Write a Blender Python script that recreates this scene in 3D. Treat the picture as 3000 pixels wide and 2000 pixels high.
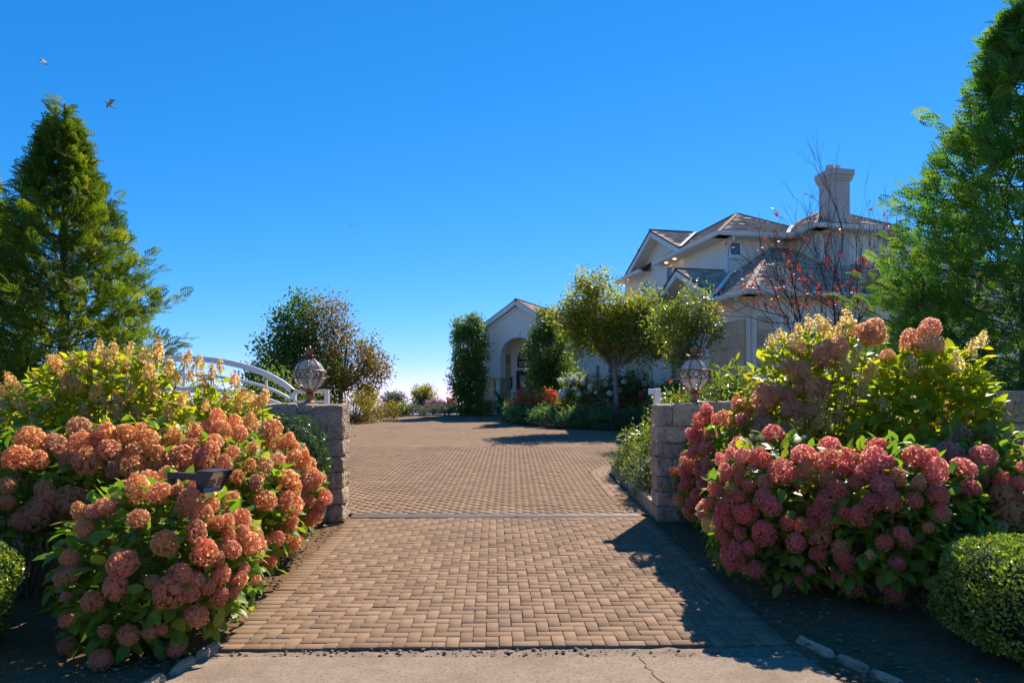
import bpy, math, random
import numpy as np
from mathutils import Vector, Matrix, noise

for _o in list(bpy.data.objects): bpy.data.objects.remove(_o)
SC = bpy.context.scene
COL = SC.collection
rng = np.random.default_rng(11)
random.seed(7)
PI = math.pi

# ------------------------------------------------------------------ camera, sky, sun, exposure
EYE = 1.84                                   # eye height above the near edge of the paving
cam = bpy.data.cameras.new('camera'); cam.lens = 24; cam.sensor_width = 36
cam.shift_y = 0.055; cam.clip_end = 6000; cam.clip_start = 0.05
camo = bpy.data.objects.new('camera', cam); COL.objects.link(camo)
camo.location = (0, 0, EYE); camo.rotation_euler = (PI / 2, 0, 0)
SC.camera = camo
SUN_DIR = Vector((1.03, 2.08, 2.1)).normalized()       # towards the sun: ahead and to the right, 42 degrees up
SUN_EL = math.asin(SUN_DIR.z); SUN_AZ = math.atan2(SUN_DIR.x, SUN_DIR.y)
W = bpy.data.worlds.new('World'); SC.world = W; W.use_nodes = True
wn = W.node_tree; bg = wn.nodes['Background']
sky = wn.nodes.new('ShaderNodeTexSky'); sky.sky_type = 'NISHITA'; sky.sun_disc = False
sky.sun_elevation = SUN_EL; sky.sun_rotation = SUN_AZ
sky.altitude = 0; sky.air_density = 0.6; sky.dust_density = 0.0; sky.ozone_density = 3.0
# the photograph's graded sky: each channel of the physical sky goes through its own power curve, the whole dome alike
sep = wn.nodes.new('ShaderNodeSeparateColor'); com = wn.nodes.new('ShaderNodeCombineColor'); wn.links.new(sky.outputs[0], sep.inputs[0])
for _i, (_g, _k) in enumerate(((1.80, 0.0525), (0.78, 0.352), (0.60, 0.765))):
    _p = wn.nodes.new('ShaderNodeMath'); _p.operation = 'POWER'; _p.inputs[1].default_value = _g
    _m = wn.nodes.new('ShaderNodeMath'); _m.operation = 'MULTIPLY'; _m.inputs[1].default_value = _k
    wn.links.new(sep.outputs[_i], _p.inputs[0]); wn.links.new(_p.outputs[0], _m.inputs[0]); wn.links.new(_m.outputs[0], com.inputs[_i])
wn.links.new(com.outputs[0], bg.inputs['Color'])
bg.inputs['Strength'].default_value = 0.15
sl = bpy.data.lights.new('sun', 'SUN'); sl.energy = 2.5; sl.angle = math.radians(0.5); sl.color = (1.0, 0.93, 0.82)
so = bpy.data.objects.new('sun', sl); COL.objects.link(so)
so.rotation_euler = SUN_DIR.to_track_quat('Z', 'Y').to_euler(); so.location = (6, 12, 14)
vs = SC.view_settings; vs.view_transform = 'Standard'; vs.look = 'None'; vs.gamma = 1; vs.exposure = 1.8
SC.cycles.max_bounces = 14; SC.cycles.transparent_max_bounces = 12
SC.cycles.transmission_bounces = 10; SC.cycles.diffuse_bounces = 10; SC.cycles.use_denoising = True

# ------------------------------------------------------------------ helpers
def GZ(y):
    """height of the ground: flat to the paving's near edge, then a steady 2.7 % rise, falling away past the forecourt"""
    if y < 5.06: return 0.0
    if y < 40: return 0.027 * (y - 5.06)
    return 0.943 - 0.045 * (y - 40)

def newmesh(name, V, F, rnd=None, smooth=False):
    """numpy triangles/quads (all the same size) to a mesh"""
    V = np.asarray(V, np.float32); F = np.asarray(F, np.int32); k = F.shape[1]
    me = bpy.data.meshes.new(name)
    me.vertices.add(len(V)); me.vertices.foreach_set('co', V.ravel())
    me.loops.add(F.size); me.loops.foreach_set('vertex_index', F.ravel())
    me.polygons.add(len(F)); me.polygons.foreach_set('loop_start', np.arange(0, F.size, k, dtype=np.int32))
    if smooth: me.polygons.foreach_set('use_smooth', np.ones(len(F), bool))
    me.update(calc_edges=True)
    if rnd is not None:
        at = me.attributes.new('rnd', 'FLOAT', 'FACE'); at.data.foreach_set('value', np.asarray(rnd, np.float32))
    return me

def link(name, data, mat=None, parent=None):
    o = bpy.data.objects.new(name, data); COL.objects.link(o)
    if mat is not None and not data.materials: data.materials.append(mat)
    if parent is not None: o.parent = parent
    return o

def tag(o, label=None, cat=None, group=None, kind=None):
    if label: o['label'] = label
    if cat: o['category'] = cat
    if group: o['group'] = group
    if kind: o['kind'] = kind
    return o

def thing(name, label, cat, loc=(0, 0, 0), rz=0, group=None):
    o = bpy.data.objects.new(name, None); COL.objects.link(o)
    o.empty_display_size = 0.2; o.location = loc; o.rotation_euler = (0, 0, rz)
    return tag(o, label, cat, group)

class MB:
    """collects boxes, bars, tubes, lathes; build() links them as one mesh"""
    def __init__(s): s.v = []; s.f = []
    def add(s, V, F):
        n = len(s.v); s.v += [tuple(p) for p in V]; s.f += [[i + n for i in q] for q in F]; return s
    def box(s, x0, x1, y0, y1, z0, z1):
        V = [(x, y, z) for z in (z0, z1) for y in (y0, y1) for x in (x0, x1)]
        return s.add(V, [(0, 2, 3, 1), (4, 5, 7, 6), (0, 1, 5, 4), (2, 6, 7, 3), (0, 4, 6, 2), (1, 3, 7, 5)])
    def bar(s, a, b, w, h, up=(0, 0, 1)):
        a = Vector(a); b = Vector(b); d = (b - a).normalized(); up = Vector(up)
        x = d.cross(up)
        x = x.normalized() if x.length > 1e-6 else Vector((1, 0, 0))
        z = x.cross(d)
        V = [p + x * (i * w / 2) + z * (j * h / 2) for p in (a, b) for j in (-1, 1) for i in (-1, 1)]
        return s.add(V, [(0, 1, 3, 2), (4, 6, 7, 5), (0, 4, 5, 1), (2, 3, 7, 6), (0, 2, 6, 4), (1, 5, 7, 3)])
    def prism(s, poly, off):
        """3-D polygon extruded by the vector off"""
        n = len(poly); off = Vector(off); P = [Vector(p) for p in poly]
        V = P + [p + off for p in P]
        return s.add(V, [list(range(n))[::-1], list(range(n, 2 * n))] + [(i, (i + 1) % n, n + (i + 1) % n, n + i) for i in range(n)])
    def tube(s, pts, rad, n=6, cap=True):
        pts = [Vector(p) for p in pts]; m = len(pts)
        if not hasattr(rad, '__len__'): rad = [rad] * m
        V = []; ref = Vector((0.13, 0.31, 0.94)) if abs((pts[-1] - pts[0]).normalized().z) < 0.9 else Vector((1, 0.1, 0))
        for i, p in enumerate(pts):
            d = (pts[min(i + 1, m - 1)] - pts[max(i - 1, 0)]).normalized()
            x = d.cross(ref).normalized(); y = d.cross(x)
            V += [p + (x * math.cos(t) + y * math.sin(t)) * rad[i] for t in [2 * PI * k / n for k in range(n)]]
        F = [(i * n + k, i * n + (k + 1) % n, (i + 1) * n + (k + 1) % n, (i + 1) * n + k) for i in range(m - 1) for k in range(n)]
        if cap: F += [list(range(n)), list(range((m - 1) * n, m * n))[::-1]]
        return s.add(V, F)
    def lathe(s, prof, c=(0, 0, 0), n=16):
        V = [(c[0] + r * math.cos(2 * PI * k / n), c[1] + r * math.sin(2 * PI * k / n), c[2] + z) for r, z in prof for k in range(n)]
        m = len(prof)
        F = [(i * n + k, i * n + (k + 1) % n, (i + 1) * n + (k + 1) % n, (i + 1) * n + k) for i in range(m - 1) for k in range(n)]
        return s.add(V, F + [list(range(n))[::-1], list(range((m - 1) * n, m * n))])
    def build(s, name, mat, parent=None, smooth=False, xf=None, bevel=0, kind=None, label=None):
        V = s.v if xf is None else [tuple(xf @ Vector(p)) for p in s.v]
        me = bpy.data.meshes.new(name); me.from_pydata([tuple(p) for p in V], [], s.f); me.update()
        if smooth:
            me.polygons.foreach_set('use_smooth', np.ones(len(me.polygons), bool))
            me.set_sharp_from_angle(angle=0.7)
        o = link(name, me, mat, parent)
        if bevel:
            b = o.modifiers.new('bevel', 'BEVEL'); b.width = bevel; b.segments = 2; b.limit_method = 'ANGLE'
        if kind: o['kind'] = kind
        if label: o['label'] = label
        return o

# ------------------------------------------------------------------ materials
def nmat(name):
    m = bpy.data.materials.new(name); m.use_nodes = True
    return m, m.node_tree, m.node_tree.nodes['Principled BSDF']
def nd(nt, t, **kw):
    n = nt.nodes.new(t)
    for k, v in kw.items(): setattr(n, k, v)
    return n
def rgba(c): return (c[0], c[1], c[2], 1)

def surf(name, c1, c2=None, scale=6, rough=0.75, bump=0.0, bscale=40, var=0.0, metal=0.0, spec=0.35, speck=None, stain=None, bdist=0.01):
    """mottled solid surface: noise between two colours, per-object variation, fine bump, optional specks and stains"""
    m, nt, b = nmat(name); c2 = c2 or tuple(x * 0.8 for x in c1)
    tc = nd(nt, 'ShaderNodeTexCoord'); geo = nd(nt, 'ShaderNodeNewGeometry')
    n1 = nd(nt, 'ShaderNodeTexNoise'); n1.inputs['Scale'].default_value = scale; n1.inputs['Detail'].default_value = 8; n1.inputs['Roughness'].default_value = 0.65
    nt.links.new(geo.outputs['Position'], n1.inputs['Vector'])
    r = nd(nt, 'ShaderNodeValToRGB'); r.color_ramp.elements[0].position = 0.33; r.color_ramp.elements[1].position = 0.67
    r.color_ramp.elements[0].color = rgba(c1); r.color_ramp.elements[1].color = rgba(c2)
    nt.links.new(n1.outputs['Fac'], r.inputs['Fac']); out = r.outputs['Color']
    def mixc(fac, col, blend='MIX'):
        nonlocal out
        mx = nd(nt, 'ShaderNodeMix', data_type='RGBA', blend_type=blend)
        if isinstance(fac, float): mx.inputs[0].default_value = fac
        else: nt.links.new(fac, mx.inputs[0])
        nt.links.new(out, mx.inputs[6])
        if isinstance(col, tuple): mx.inputs[7].default_value = rgba(col)
        else: nt.links.new(col, mx.inputs[7])
        out = mx.outputs[2]
    if stain:                                   # (colour, scale, threshold)
        n2 = nd(nt, 'ShaderNodeTexNoise'); n2.inputs['Scale'].default_value = stain[1]; n2.inputs['Detail'].default_value = 5
        nt.links.new(geo.outputs['Position'], n2.inputs['Vector'])
        mr = nd(nt, 'ShaderNodeMapRange'); mr.inputs[1].default_value = stain[2]; mr.inputs[2].default_value = stain[2] + 0.18; mr.inputs[4].default_value = 0.75
        nt.links.new(n2.outputs['Fac'], mr.inputs[0]); mixc(mr.outputs[0], stain[0])
    if speck:                                   # (colour, scale, threshold)
        n3 = nd(nt, 'ShaderNodeTexNoise'); n3.inputs['Scale'].default_value = speck[1]; n3.inputs['Detail'].default_value = 2
        nt.links.new(geo.outputs['Position'], n3.inputs['Vector'])
        mr = nd(nt, 'ShaderNodeMapRange'); mr.inputs[1].default_value = speck[2]; mr.inputs[2].default_value = speck[2] + 0.06; mr.inputs[4].default_value = 0.6
        nt.links.new(n3.outputs['Fac'], mr.inputs[0]); mixc(mr.outputs[0], speck[0])
    if var:
        oi = nd(nt, 'ShaderNodeObjectInfo'); at = nd(nt, 'ShaderNodeAttribute', attribute_name='rnd')
        ad = nd(nt, 'ShaderNodeMath', operation='ADD'); fr = nd(nt, 'ShaderNodeMath', operation='FRACT')
        nt.links.new(oi.outputs['Random'], ad.inputs[0]); nt.links.new(at.outputs['Fac'], ad.inputs[1]); nt.links.new(ad.outputs[0], fr.inputs[0])
        mr = nd(nt, 'ShaderNodeMapRange'); mr.inputs[3].default_value = 1 - var; mr.inputs[4].default_value = 1 + var * 0.6
        nt.links.new(fr.outputs[0], mr.inputs[0])
        cc = nd(nt, 'ShaderNodeCombineColor')
        for i in range(3): nt.links.new(mr.outputs[0], cc.inputs[i])
        mixc(1.0, cc.outputs[0], 'MULTIPLY')
    nt.links.new(out, b.inputs['Base Color'])
    b.inputs['Roughness'].default_value = rough; b.inputs['Metallic'].default_value = metal; b.inputs['Specular IOR Level'].default_value = spec
    if bump:
        n4 = nd(nt, 'ShaderNodeTexNoise'); n4.inputs['Scale'].default_value = bscale; n4.inputs['Detail'].default_value = 6
        nt.links.new(geo.outputs['Position'], n4.inputs['Vector'])
        bp = nd(nt, 'ShaderNodeBump'); bp.inputs['Strength'].default_value = bump; bp.inputs['Distance'].default_value = bdist
        nt.links.new(n4.outputs['Fac'], bp.inputs['Height']); nt.links.new(bp.outputs['Normal'], b.inputs['Normal'])
    return m

def leafm(name, cols, trans=0.46, rough=0.45, spec=0.35, tint=(1.25, 1.35, 0.5), objcol=0.0):
    """leaf or petal: random colour per leaf, light shining through"""
    m, nt, b = nmat(name)
    at = nd(nt, 'ShaderNodeAttribute', attribute_name='rnd'); oi = nd(nt, 'ShaderNodeObjectInfo')
    ad = nd(nt, 'ShaderNodeMath', operation='ADD'); fr = nd(nt, 'ShaderNodeMath', operation='FRACT')
    nt.links.new(at.outputs['Fac'], ad.inputs[0]); nt.links.new(oi.outputs['Random'], ad.inputs[1]); nt.links.new(ad.outputs[0], fr.inputs[0])
    r = nd(nt, 'ShaderNodeValToRGB'); e = r.color_ramp.elements
    while len(e) < len(cols): e.new(0.5)
    for i, c in enumerate(cols): e[i].position = i / (len(cols) - 1) if len(cols) > 1 else 0; e[i].color = rgba(c)
    nt.links.new(fr.outputs[0], r.inputs['Fac']); out = r.outputs['Color']
    if objcol:
        mx = nd(nt, 'ShaderNodeMix', data_type='RGBA'); mx.inputs[0].default_value = objcol
        nt.links.new(out, mx.inputs[6]); nt.links.new(oi.outputs['Color'], mx.inputs[7]); out = mx.outputs[2]
    nt.links.new(out, b.inputs['Base Color']); b.inputs['Roughness'].default_value = rough; b.inputs['Specular IOR Level'].default_value = spec
    t = nd(nt, 'ShaderNodeBsdfTranslucent'); tm = nd(nt, 'ShaderNodeMix', data_type='RGBA', blend_type='MULTIPLY'); tm.inputs[0].default_value = 1
    nt.links.new(out, tm.inputs[6]); tm.inputs[7].default_value = rgba(tint); nt.links.new(tm.outputs[2], t.inputs['Color'])
    ms = nd(nt, 'ShaderNodeMixShader'); ms.inputs[0].default_value = trans
    nt.links.new(b.outputs[0], ms.inputs[1]); nt.links.new(t.outputs[0], ms.inputs[2])
    nt.links.new(ms.outputs[0], nt.nodes['Material Output'].inputs['Surface'])
    return m

def glassm(name, tint=(0.8, 0.83, 0.85), clear=0.75, rough=0.05):
    m, nt, b = nmat(name)
    tr = nd(nt, 'ShaderNodeBsdfTransparent'); tr.inputs[0].default_value = rgba(tint)
    b.inputs['Base Color'].default_value = rgba((0.80, 0.80, 0.78)); b.inputs['Roughness'].default_value = rough; b.inputs['Specular IOR Level'].default_value = 0.8  # pale base colour stands in for sky reflected in the glass
    lw = nd(nt, 'ShaderNodeLayerWeight'); lw.inputs[0].default_value = 0.35
    mr = nd(nt, 'ShaderNodeMapRange'); mr.inputs[3].default_value = clear; mr.inputs[4].default_value = clear * 0.35
    nt.links.new(lw.outputs['Facing'], mr.inputs[0])
    ms = nd(nt, 'ShaderNodeMixShader'); nt.links.new(mr.outputs[0], ms.inputs[0])
    nt.links.new(b.outputs[0], ms.inputs[1]); nt.links.new(tr.outputs[0], ms.inputs[2])
    nt.links.new(ms.outputs[0], nt.nodes['Material Output'].inputs['Surface'])
    return m

MT = dict(
 soil=surf('soil', (0.155, 0.085, 0.042), (0.26, 0.145, 0.075), scale=11, rough=0.95, bump=1.0, bscale=60, spec=0.1, speck=((0.42, 0.28, 0.18), 60, 0.65), bdist=0.03),
 grass=surf('rough_grass', (0.05, 0.07, 0.02), (0.09, 0.09, 0.035), scale=2, rough=0.9, bump=0.8, bscale=30),
 concrete=surf('concrete', (0.325, 0.235, 0.162), (0.25, 0.18, 0.125), scale=9, rough=0.95, bump=0.8, bscale=90, spec=0.15, speck=((0.15, 0.108, 0.077), 40, 0.56), stain=((0.205, 0.143, 0.094), 1.6, 0.50), bdist=0.006),
 sand=surf('joint_sand', (0.085, 0.062, 0.045), (0.13, 0.095, 0.07), scale=30, rough=0.95),
 brick=surf('brick', (0.28, 0.172, 0.100), (0.232, 0.143, 0.085), scale=55, rough=0.95, bump=0.6, bscale=160, var=0.20, spec=0.15, speck=((0.39, 0.265, 0.17), 140, 0.62), stain=((0.18, 0.113, 0.072), 0.8, 0.53), bdist=0.003),
 paver=surf('paver', (0.315, 0.197, 0.117), (0.27, 0.168, 0.102), scale=0.8, rough=0.95, bump=0.3, bscale=200, var=0.18, spec=0.15, stain=((0.22, 0.14, 0.09), 0.35, 0.54), bdist=0.002),
 stone=surf('cast_stone', (0.62, 0.455, 0.31), (0.35, 0.255, 0.178), scale=5, rough=0.95, bump=1.0, bscale=26, var=0.24, spec=0.1, stain=((0.56, 0.37, 0.215), 2.2, 0.55), speck=((0.19, 0.14, 0.10), 26, 0.58), bdist=0.03),
 edging=surf('edging_stone', (0.46, 0.33, 0.21), (0.30, 0.21, 0.14), scale=8, rough=0.9, bump=0.9, bscale=40, var=0.2, bdist=0.02),
 stucco=surf('stucco', (0.93, 0.80, 0.66), (0.88, 0.75, 0.615), scale=0.7, rough=0.9, bump=0.2, bscale=120, bdist=0.003, spec=0.15),
 trim=surf('white_trim', (0.84, 0.80, 0.74), (0.79, 0.75, 0.69), scale=2, rough=0.55),
 white=surf('white_paint', (0.74, 0.73, 0.70), (0.66, 0.64, 0.61), scale=5, rough=0.4, spec=0.5),
 limestone=surf('limestone_tile', (0.80, 0.56, 0.35), (0.62, 0.43, 0.28), scale=2.2, rough=0.8, bump=0.3, bscale=30, var=0.20, stain=((0.48, 0.31, 0.19), 1.1, 0.54)),
 grout=surf('grout', (0.36, 0.30, 0.24), rough=0.95),
 shingle=surf('shingle', (0.56, 0.385, 0.275), (0.43, 0.29, 0.21), scale=8, rough=0.95, var=0.34, spec=0.1),
 roof_base=surf('roof_underlay', (0.10, 0.075, 0.065), rough=0.95),
 flash=surf('pale_valley_metal', (0.88, 0.83, 0.74), (0.82, 0.77, 0.69), scale=4, rough=0.95, spec=0.05),
 chimney=surf('chimney_render', (0.66, 0.52, 0.43), (0.58, 0.455, 0.38), scale=1.2, rough=0.95, bump=0.2, bscale=100, spec=0.15, bdist=0.003),
 darkwood=surf('dark_door_wood', (0.07, 0.035, 0.022), (0.045, 0.022, 0.015), scale=6, rough=0.4, spec=0.5),
 bronze=surf('aged_bronze', (0.36, 0.20, 0.095), (0.20, 0.13, 0.085), scale=22, rough=0.5, metal=0.65, bump=0.3, bscale=80, stain=((0.11, 0.09, 0.075), 14, 0.55)),
 steel=surf('brushed_steel', (0.55, 0.53, 0.50), (0.48, 0.46, 0.44), scale=30, rough=0.35, metal=0.9),
 rail=surf('track_rail', (0.52, 0.50, 0.48), (0.36, 0.35, 0.34), scale=12, rough=0.4, metal=0.7),
 black=surf('black_metal', (0.03, 0.03, 0.032), (0.022, 0.022, 0.024), scale=8, rough=0.45, spec=0.5),
 bark=surf('bark', (0.16, 0.12, 0.09), (0.10, 0.075, 0.055), scale=14, rough=0.9, bump=0.7, bscale=30),
 palebark=surf('pale_bark', (0.28, 0.24, 0.19), (0.20, 0.165, 0.13), scale=10, rough=0.9, bump=0.5, bscale=30),
 stem=surf('stem', (0.20, 0.13, 0.075), (0.13, 0.085, 0.05), scale=10, rough=0.85),
 darkbark=surf('dark_twig', (0.09, 0.06, 0.05), (0.06, 0.04, 0.035), scale=10, rough=0.85),
 glass=glassm('lantern_glass', (0.95, 0.96, 0.97), 0.82, 0.12),
 pane=surf('window_glass', (0.10, 0.14, 0.19), (0.06, 0.09, 0.13), scale=0.8, rough=0.06, spec=1.0),
 doorglass=surf('door_glass', (0.42, 0.42, 0.40), (0.20, 0.21, 0.20), scale=5, rough=0.12, spec=0.8),
 bulb=surf('frosted_bulb', (0.8, 0.78, 0.72), rough=0.3),
 gull=surf('gull_grey', (0.42, 0.38, 0.36), (0.34, 0.31, 0.30), scale=6, rough=0.8),
 gullw=surf('gull_white', (0.8, 0.78, 0.75), rough=0.8),
 terracotta=surf('dark_pot', (0.07, 0.06, 0.055), (0.05, 0.045, 0.04), scale=8, rough=0.7),
 # foliage
 hleaf=leafm('hydrangea_leaf', [(0.119, 0.208, 0.026), (0.172, 0.284, 0.029), (0.238, 0.332, 0.033), (0.144, 0.234, 0.029), (0.395, 0.355, 0.037), (0.132, 0.208, 0.029)], trans=0.52),
 pleaf=leafm('panicle_leaf', [(0.23, 0.304, 0.024), (0.323, 0.376, 0.03), (0.434, 0.436, 0.036), (0.27, 0.328, 0.027), (0.595, 0.424, 0.045)], trans=0.6, tint=(1.35, 1.4, 0.4)),
 box=leafm('boxwood_leaf', [(0.096, 0.167, 0.026), (0.143, 0.228, 0.033), (0.24, 0.295, 0.033), (0.383, 0.377, 0.056)], trans=0.42, rough=0.24, spec=0.8),
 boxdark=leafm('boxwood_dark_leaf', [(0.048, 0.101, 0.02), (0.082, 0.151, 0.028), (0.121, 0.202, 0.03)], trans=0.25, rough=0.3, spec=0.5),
 conif_l=leafm('cypress_spray', [(0.091, 0.147, 0.02), (0.144, 0.203, 0.023), (0.23, 0.263, 0.024), (0.116, 0.165, 0.023), (0.316, 0.297, 0.028)], trans=0.5, rough=0.7, spec=0.2),
 conif_r=leafm('arborvitae_spray', [(0.082, 0.182, 0.043), (0.114, 0.245, 0.047), (0.186, 0.323, 0.047), (0.101, 0.206, 0.047), (0.289, 0.374, 0.047)], trans=0.5, rough=0.75, spec=0.2),
 maple=leafm('maple_leaf', [(0.176, 0.23, 0.031), (0.271, 0.301, 0.034), (0.378, 0.362, 0.041), (0.46, 0.338, 0.059), (0.23, 0.266, 0.031)], trans=0.58),
 bright=leafm('bright_leaf', [(0.139, 0.188, 0.029), (0.227, 0.26, 0.034), (0.313, 0.309, 0.039), (0.174, 0.211, 0.029)], trans=0.45, rough=0.35, spec=0.5),
 hornbeam=leafm('hornbeam_leaf', [(0.094, 0.162, 0.044), (0.135, 0.213, 0.049), (0.201, 0.251, 0.049), (0.284, 0.266, 0.049)], trans=0.5),
 brownleaf=leafm('turning_leaf', [(0.16, 0.15, 0.035), (0.22, 0.17, 0.04), (0.32, 0.19, 0.045), (0.14, 0.15, 0.03), (0.30, 0.15, 0.04)], trans=0.5, tint=(1.3, 1.15, 0.5)),
 darkgreen=leafm('dark_evergreen_leaf', [(0.072, 0.125, 0.031), (0.112, 0.179, 0.035), (0.177, 0.24, 0.04)], trans=0.45),
 redleaf=leafm('red_maple_leaf', [(0.20, 0.035, 0.025), (0.30, 0.05, 0.03), (0.42, 0.10, 0.03), (0.14, 0.025, 0.022)], trans=0.5, tint=(1.3, 0.9, 0.6)),
 sage=leafm('grey_green_leaf', [(0.125, 0.164, 0.089), (0.167, 0.211, 0.107), (0.218, 0.25, 0.12)], trans=0.3, rough=0.7),
 silver=leafm('silver_leaf', [(0.15, 0.165, 0.125), (0.19, 0.205, 0.155), (0.23, 0.235, 0.175)], trans=0.35, rough=0.8, tint=(1.1, 1.1, 0.9)),
 catmint=leafm('catmint_leaf', [(0.122, 0.163, 0.059), (0.176, 0.208, 0.064), (0.243, 0.247, 0.082)], trans=0.4, rough=0.7),
 liriope=leafm('low_hedge_leaf', [(0.12, 0.19, 0.10), (0.16, 0.235, 0.12), (0.20, 0.27, 0.135)], trans=0.45, rough=0.8, spec=0.1),
 bluegreen=leafm('blue_green_leaf', [(0.091, 0.127, 0.089), (0.127, 0.169, 0.116), (0.163, 0.195, 0.123)], trans=0.3),
 yellowleaf=leafm('golden_leaf', [(0.262, 0.202, 0.024), (0.371, 0.274, 0.029), (0.2, 0.187, 0.029), (0.371, 0.187, 0.029)], trans=0.45),
 purple=leafm('purple_flower', [(0.27, 0.156, 0.351), (0.379, 0.234, 0.468), (0.324, 0.156, 0.328)], trans=0.4, tint=(1.1, 1, 1.1)),
 mauve=leafm('mauve_flower', [(0.374, 0.18, 0.238), (0.474, 0.24, 0.302)], trans=0.4, tint=(1.1, 1, 1.1)),
 rose=leafm('rose_petal', [(0.85, 0.06, 0.12), (0.90, 0.12, 0.20), (0.78, 0.04, 0.08)], trans=0.5, tint=(1.1, 0.9, 0.9)),
 orange=leafm('orange_flower', [(0.65, 0.13, 0.03), (0.7, 0.2, 0.05)], trans=0.4, tint=(1.2, 1, 0.7)),
 petal=leafm('hydrangea_petal', [(0.84, 0.55, 0.31), (0.90, 0.67, 0.45), (0.86, 0.44, 0.35), (0.91, 0.69, 0.48), (0.82, 0.32, 0.32), (0.80, 0.58, 0.30)], trans=0.80, rough=0.9, spec=0.05, tint=(1.06, 1.0, 0.95), objcol=0.55),
 whitepetal=leafm('pale_petal', [(0.88, 0.74, 0.42), (0.92, 0.84, 0.62), (0.88, 0.52, 0.18), (0.80, 0.70, 0.22), (0.88, 0.72, 0.40)], trans=0.72, rough=0.9, spec=0.05, tint=(1.05, 1.02, 0.85), objcol=0.45),
 snow=leafm('white_petal', [(0.84, 0.84, 0.78), (0.88, 0.88, 0.84), (0.80, 0.82, 0.70)], trans=0.5, rough=0.8, spec=0.1, tint=(1, 1, 0.95)),
 litter=leafm('fallen_leaf', [(0.45, 0.22, 0.06), (0.36, 0.13, 0.04), (0.22, 0.15, 0.07)], trans=0.2),
)
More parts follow.
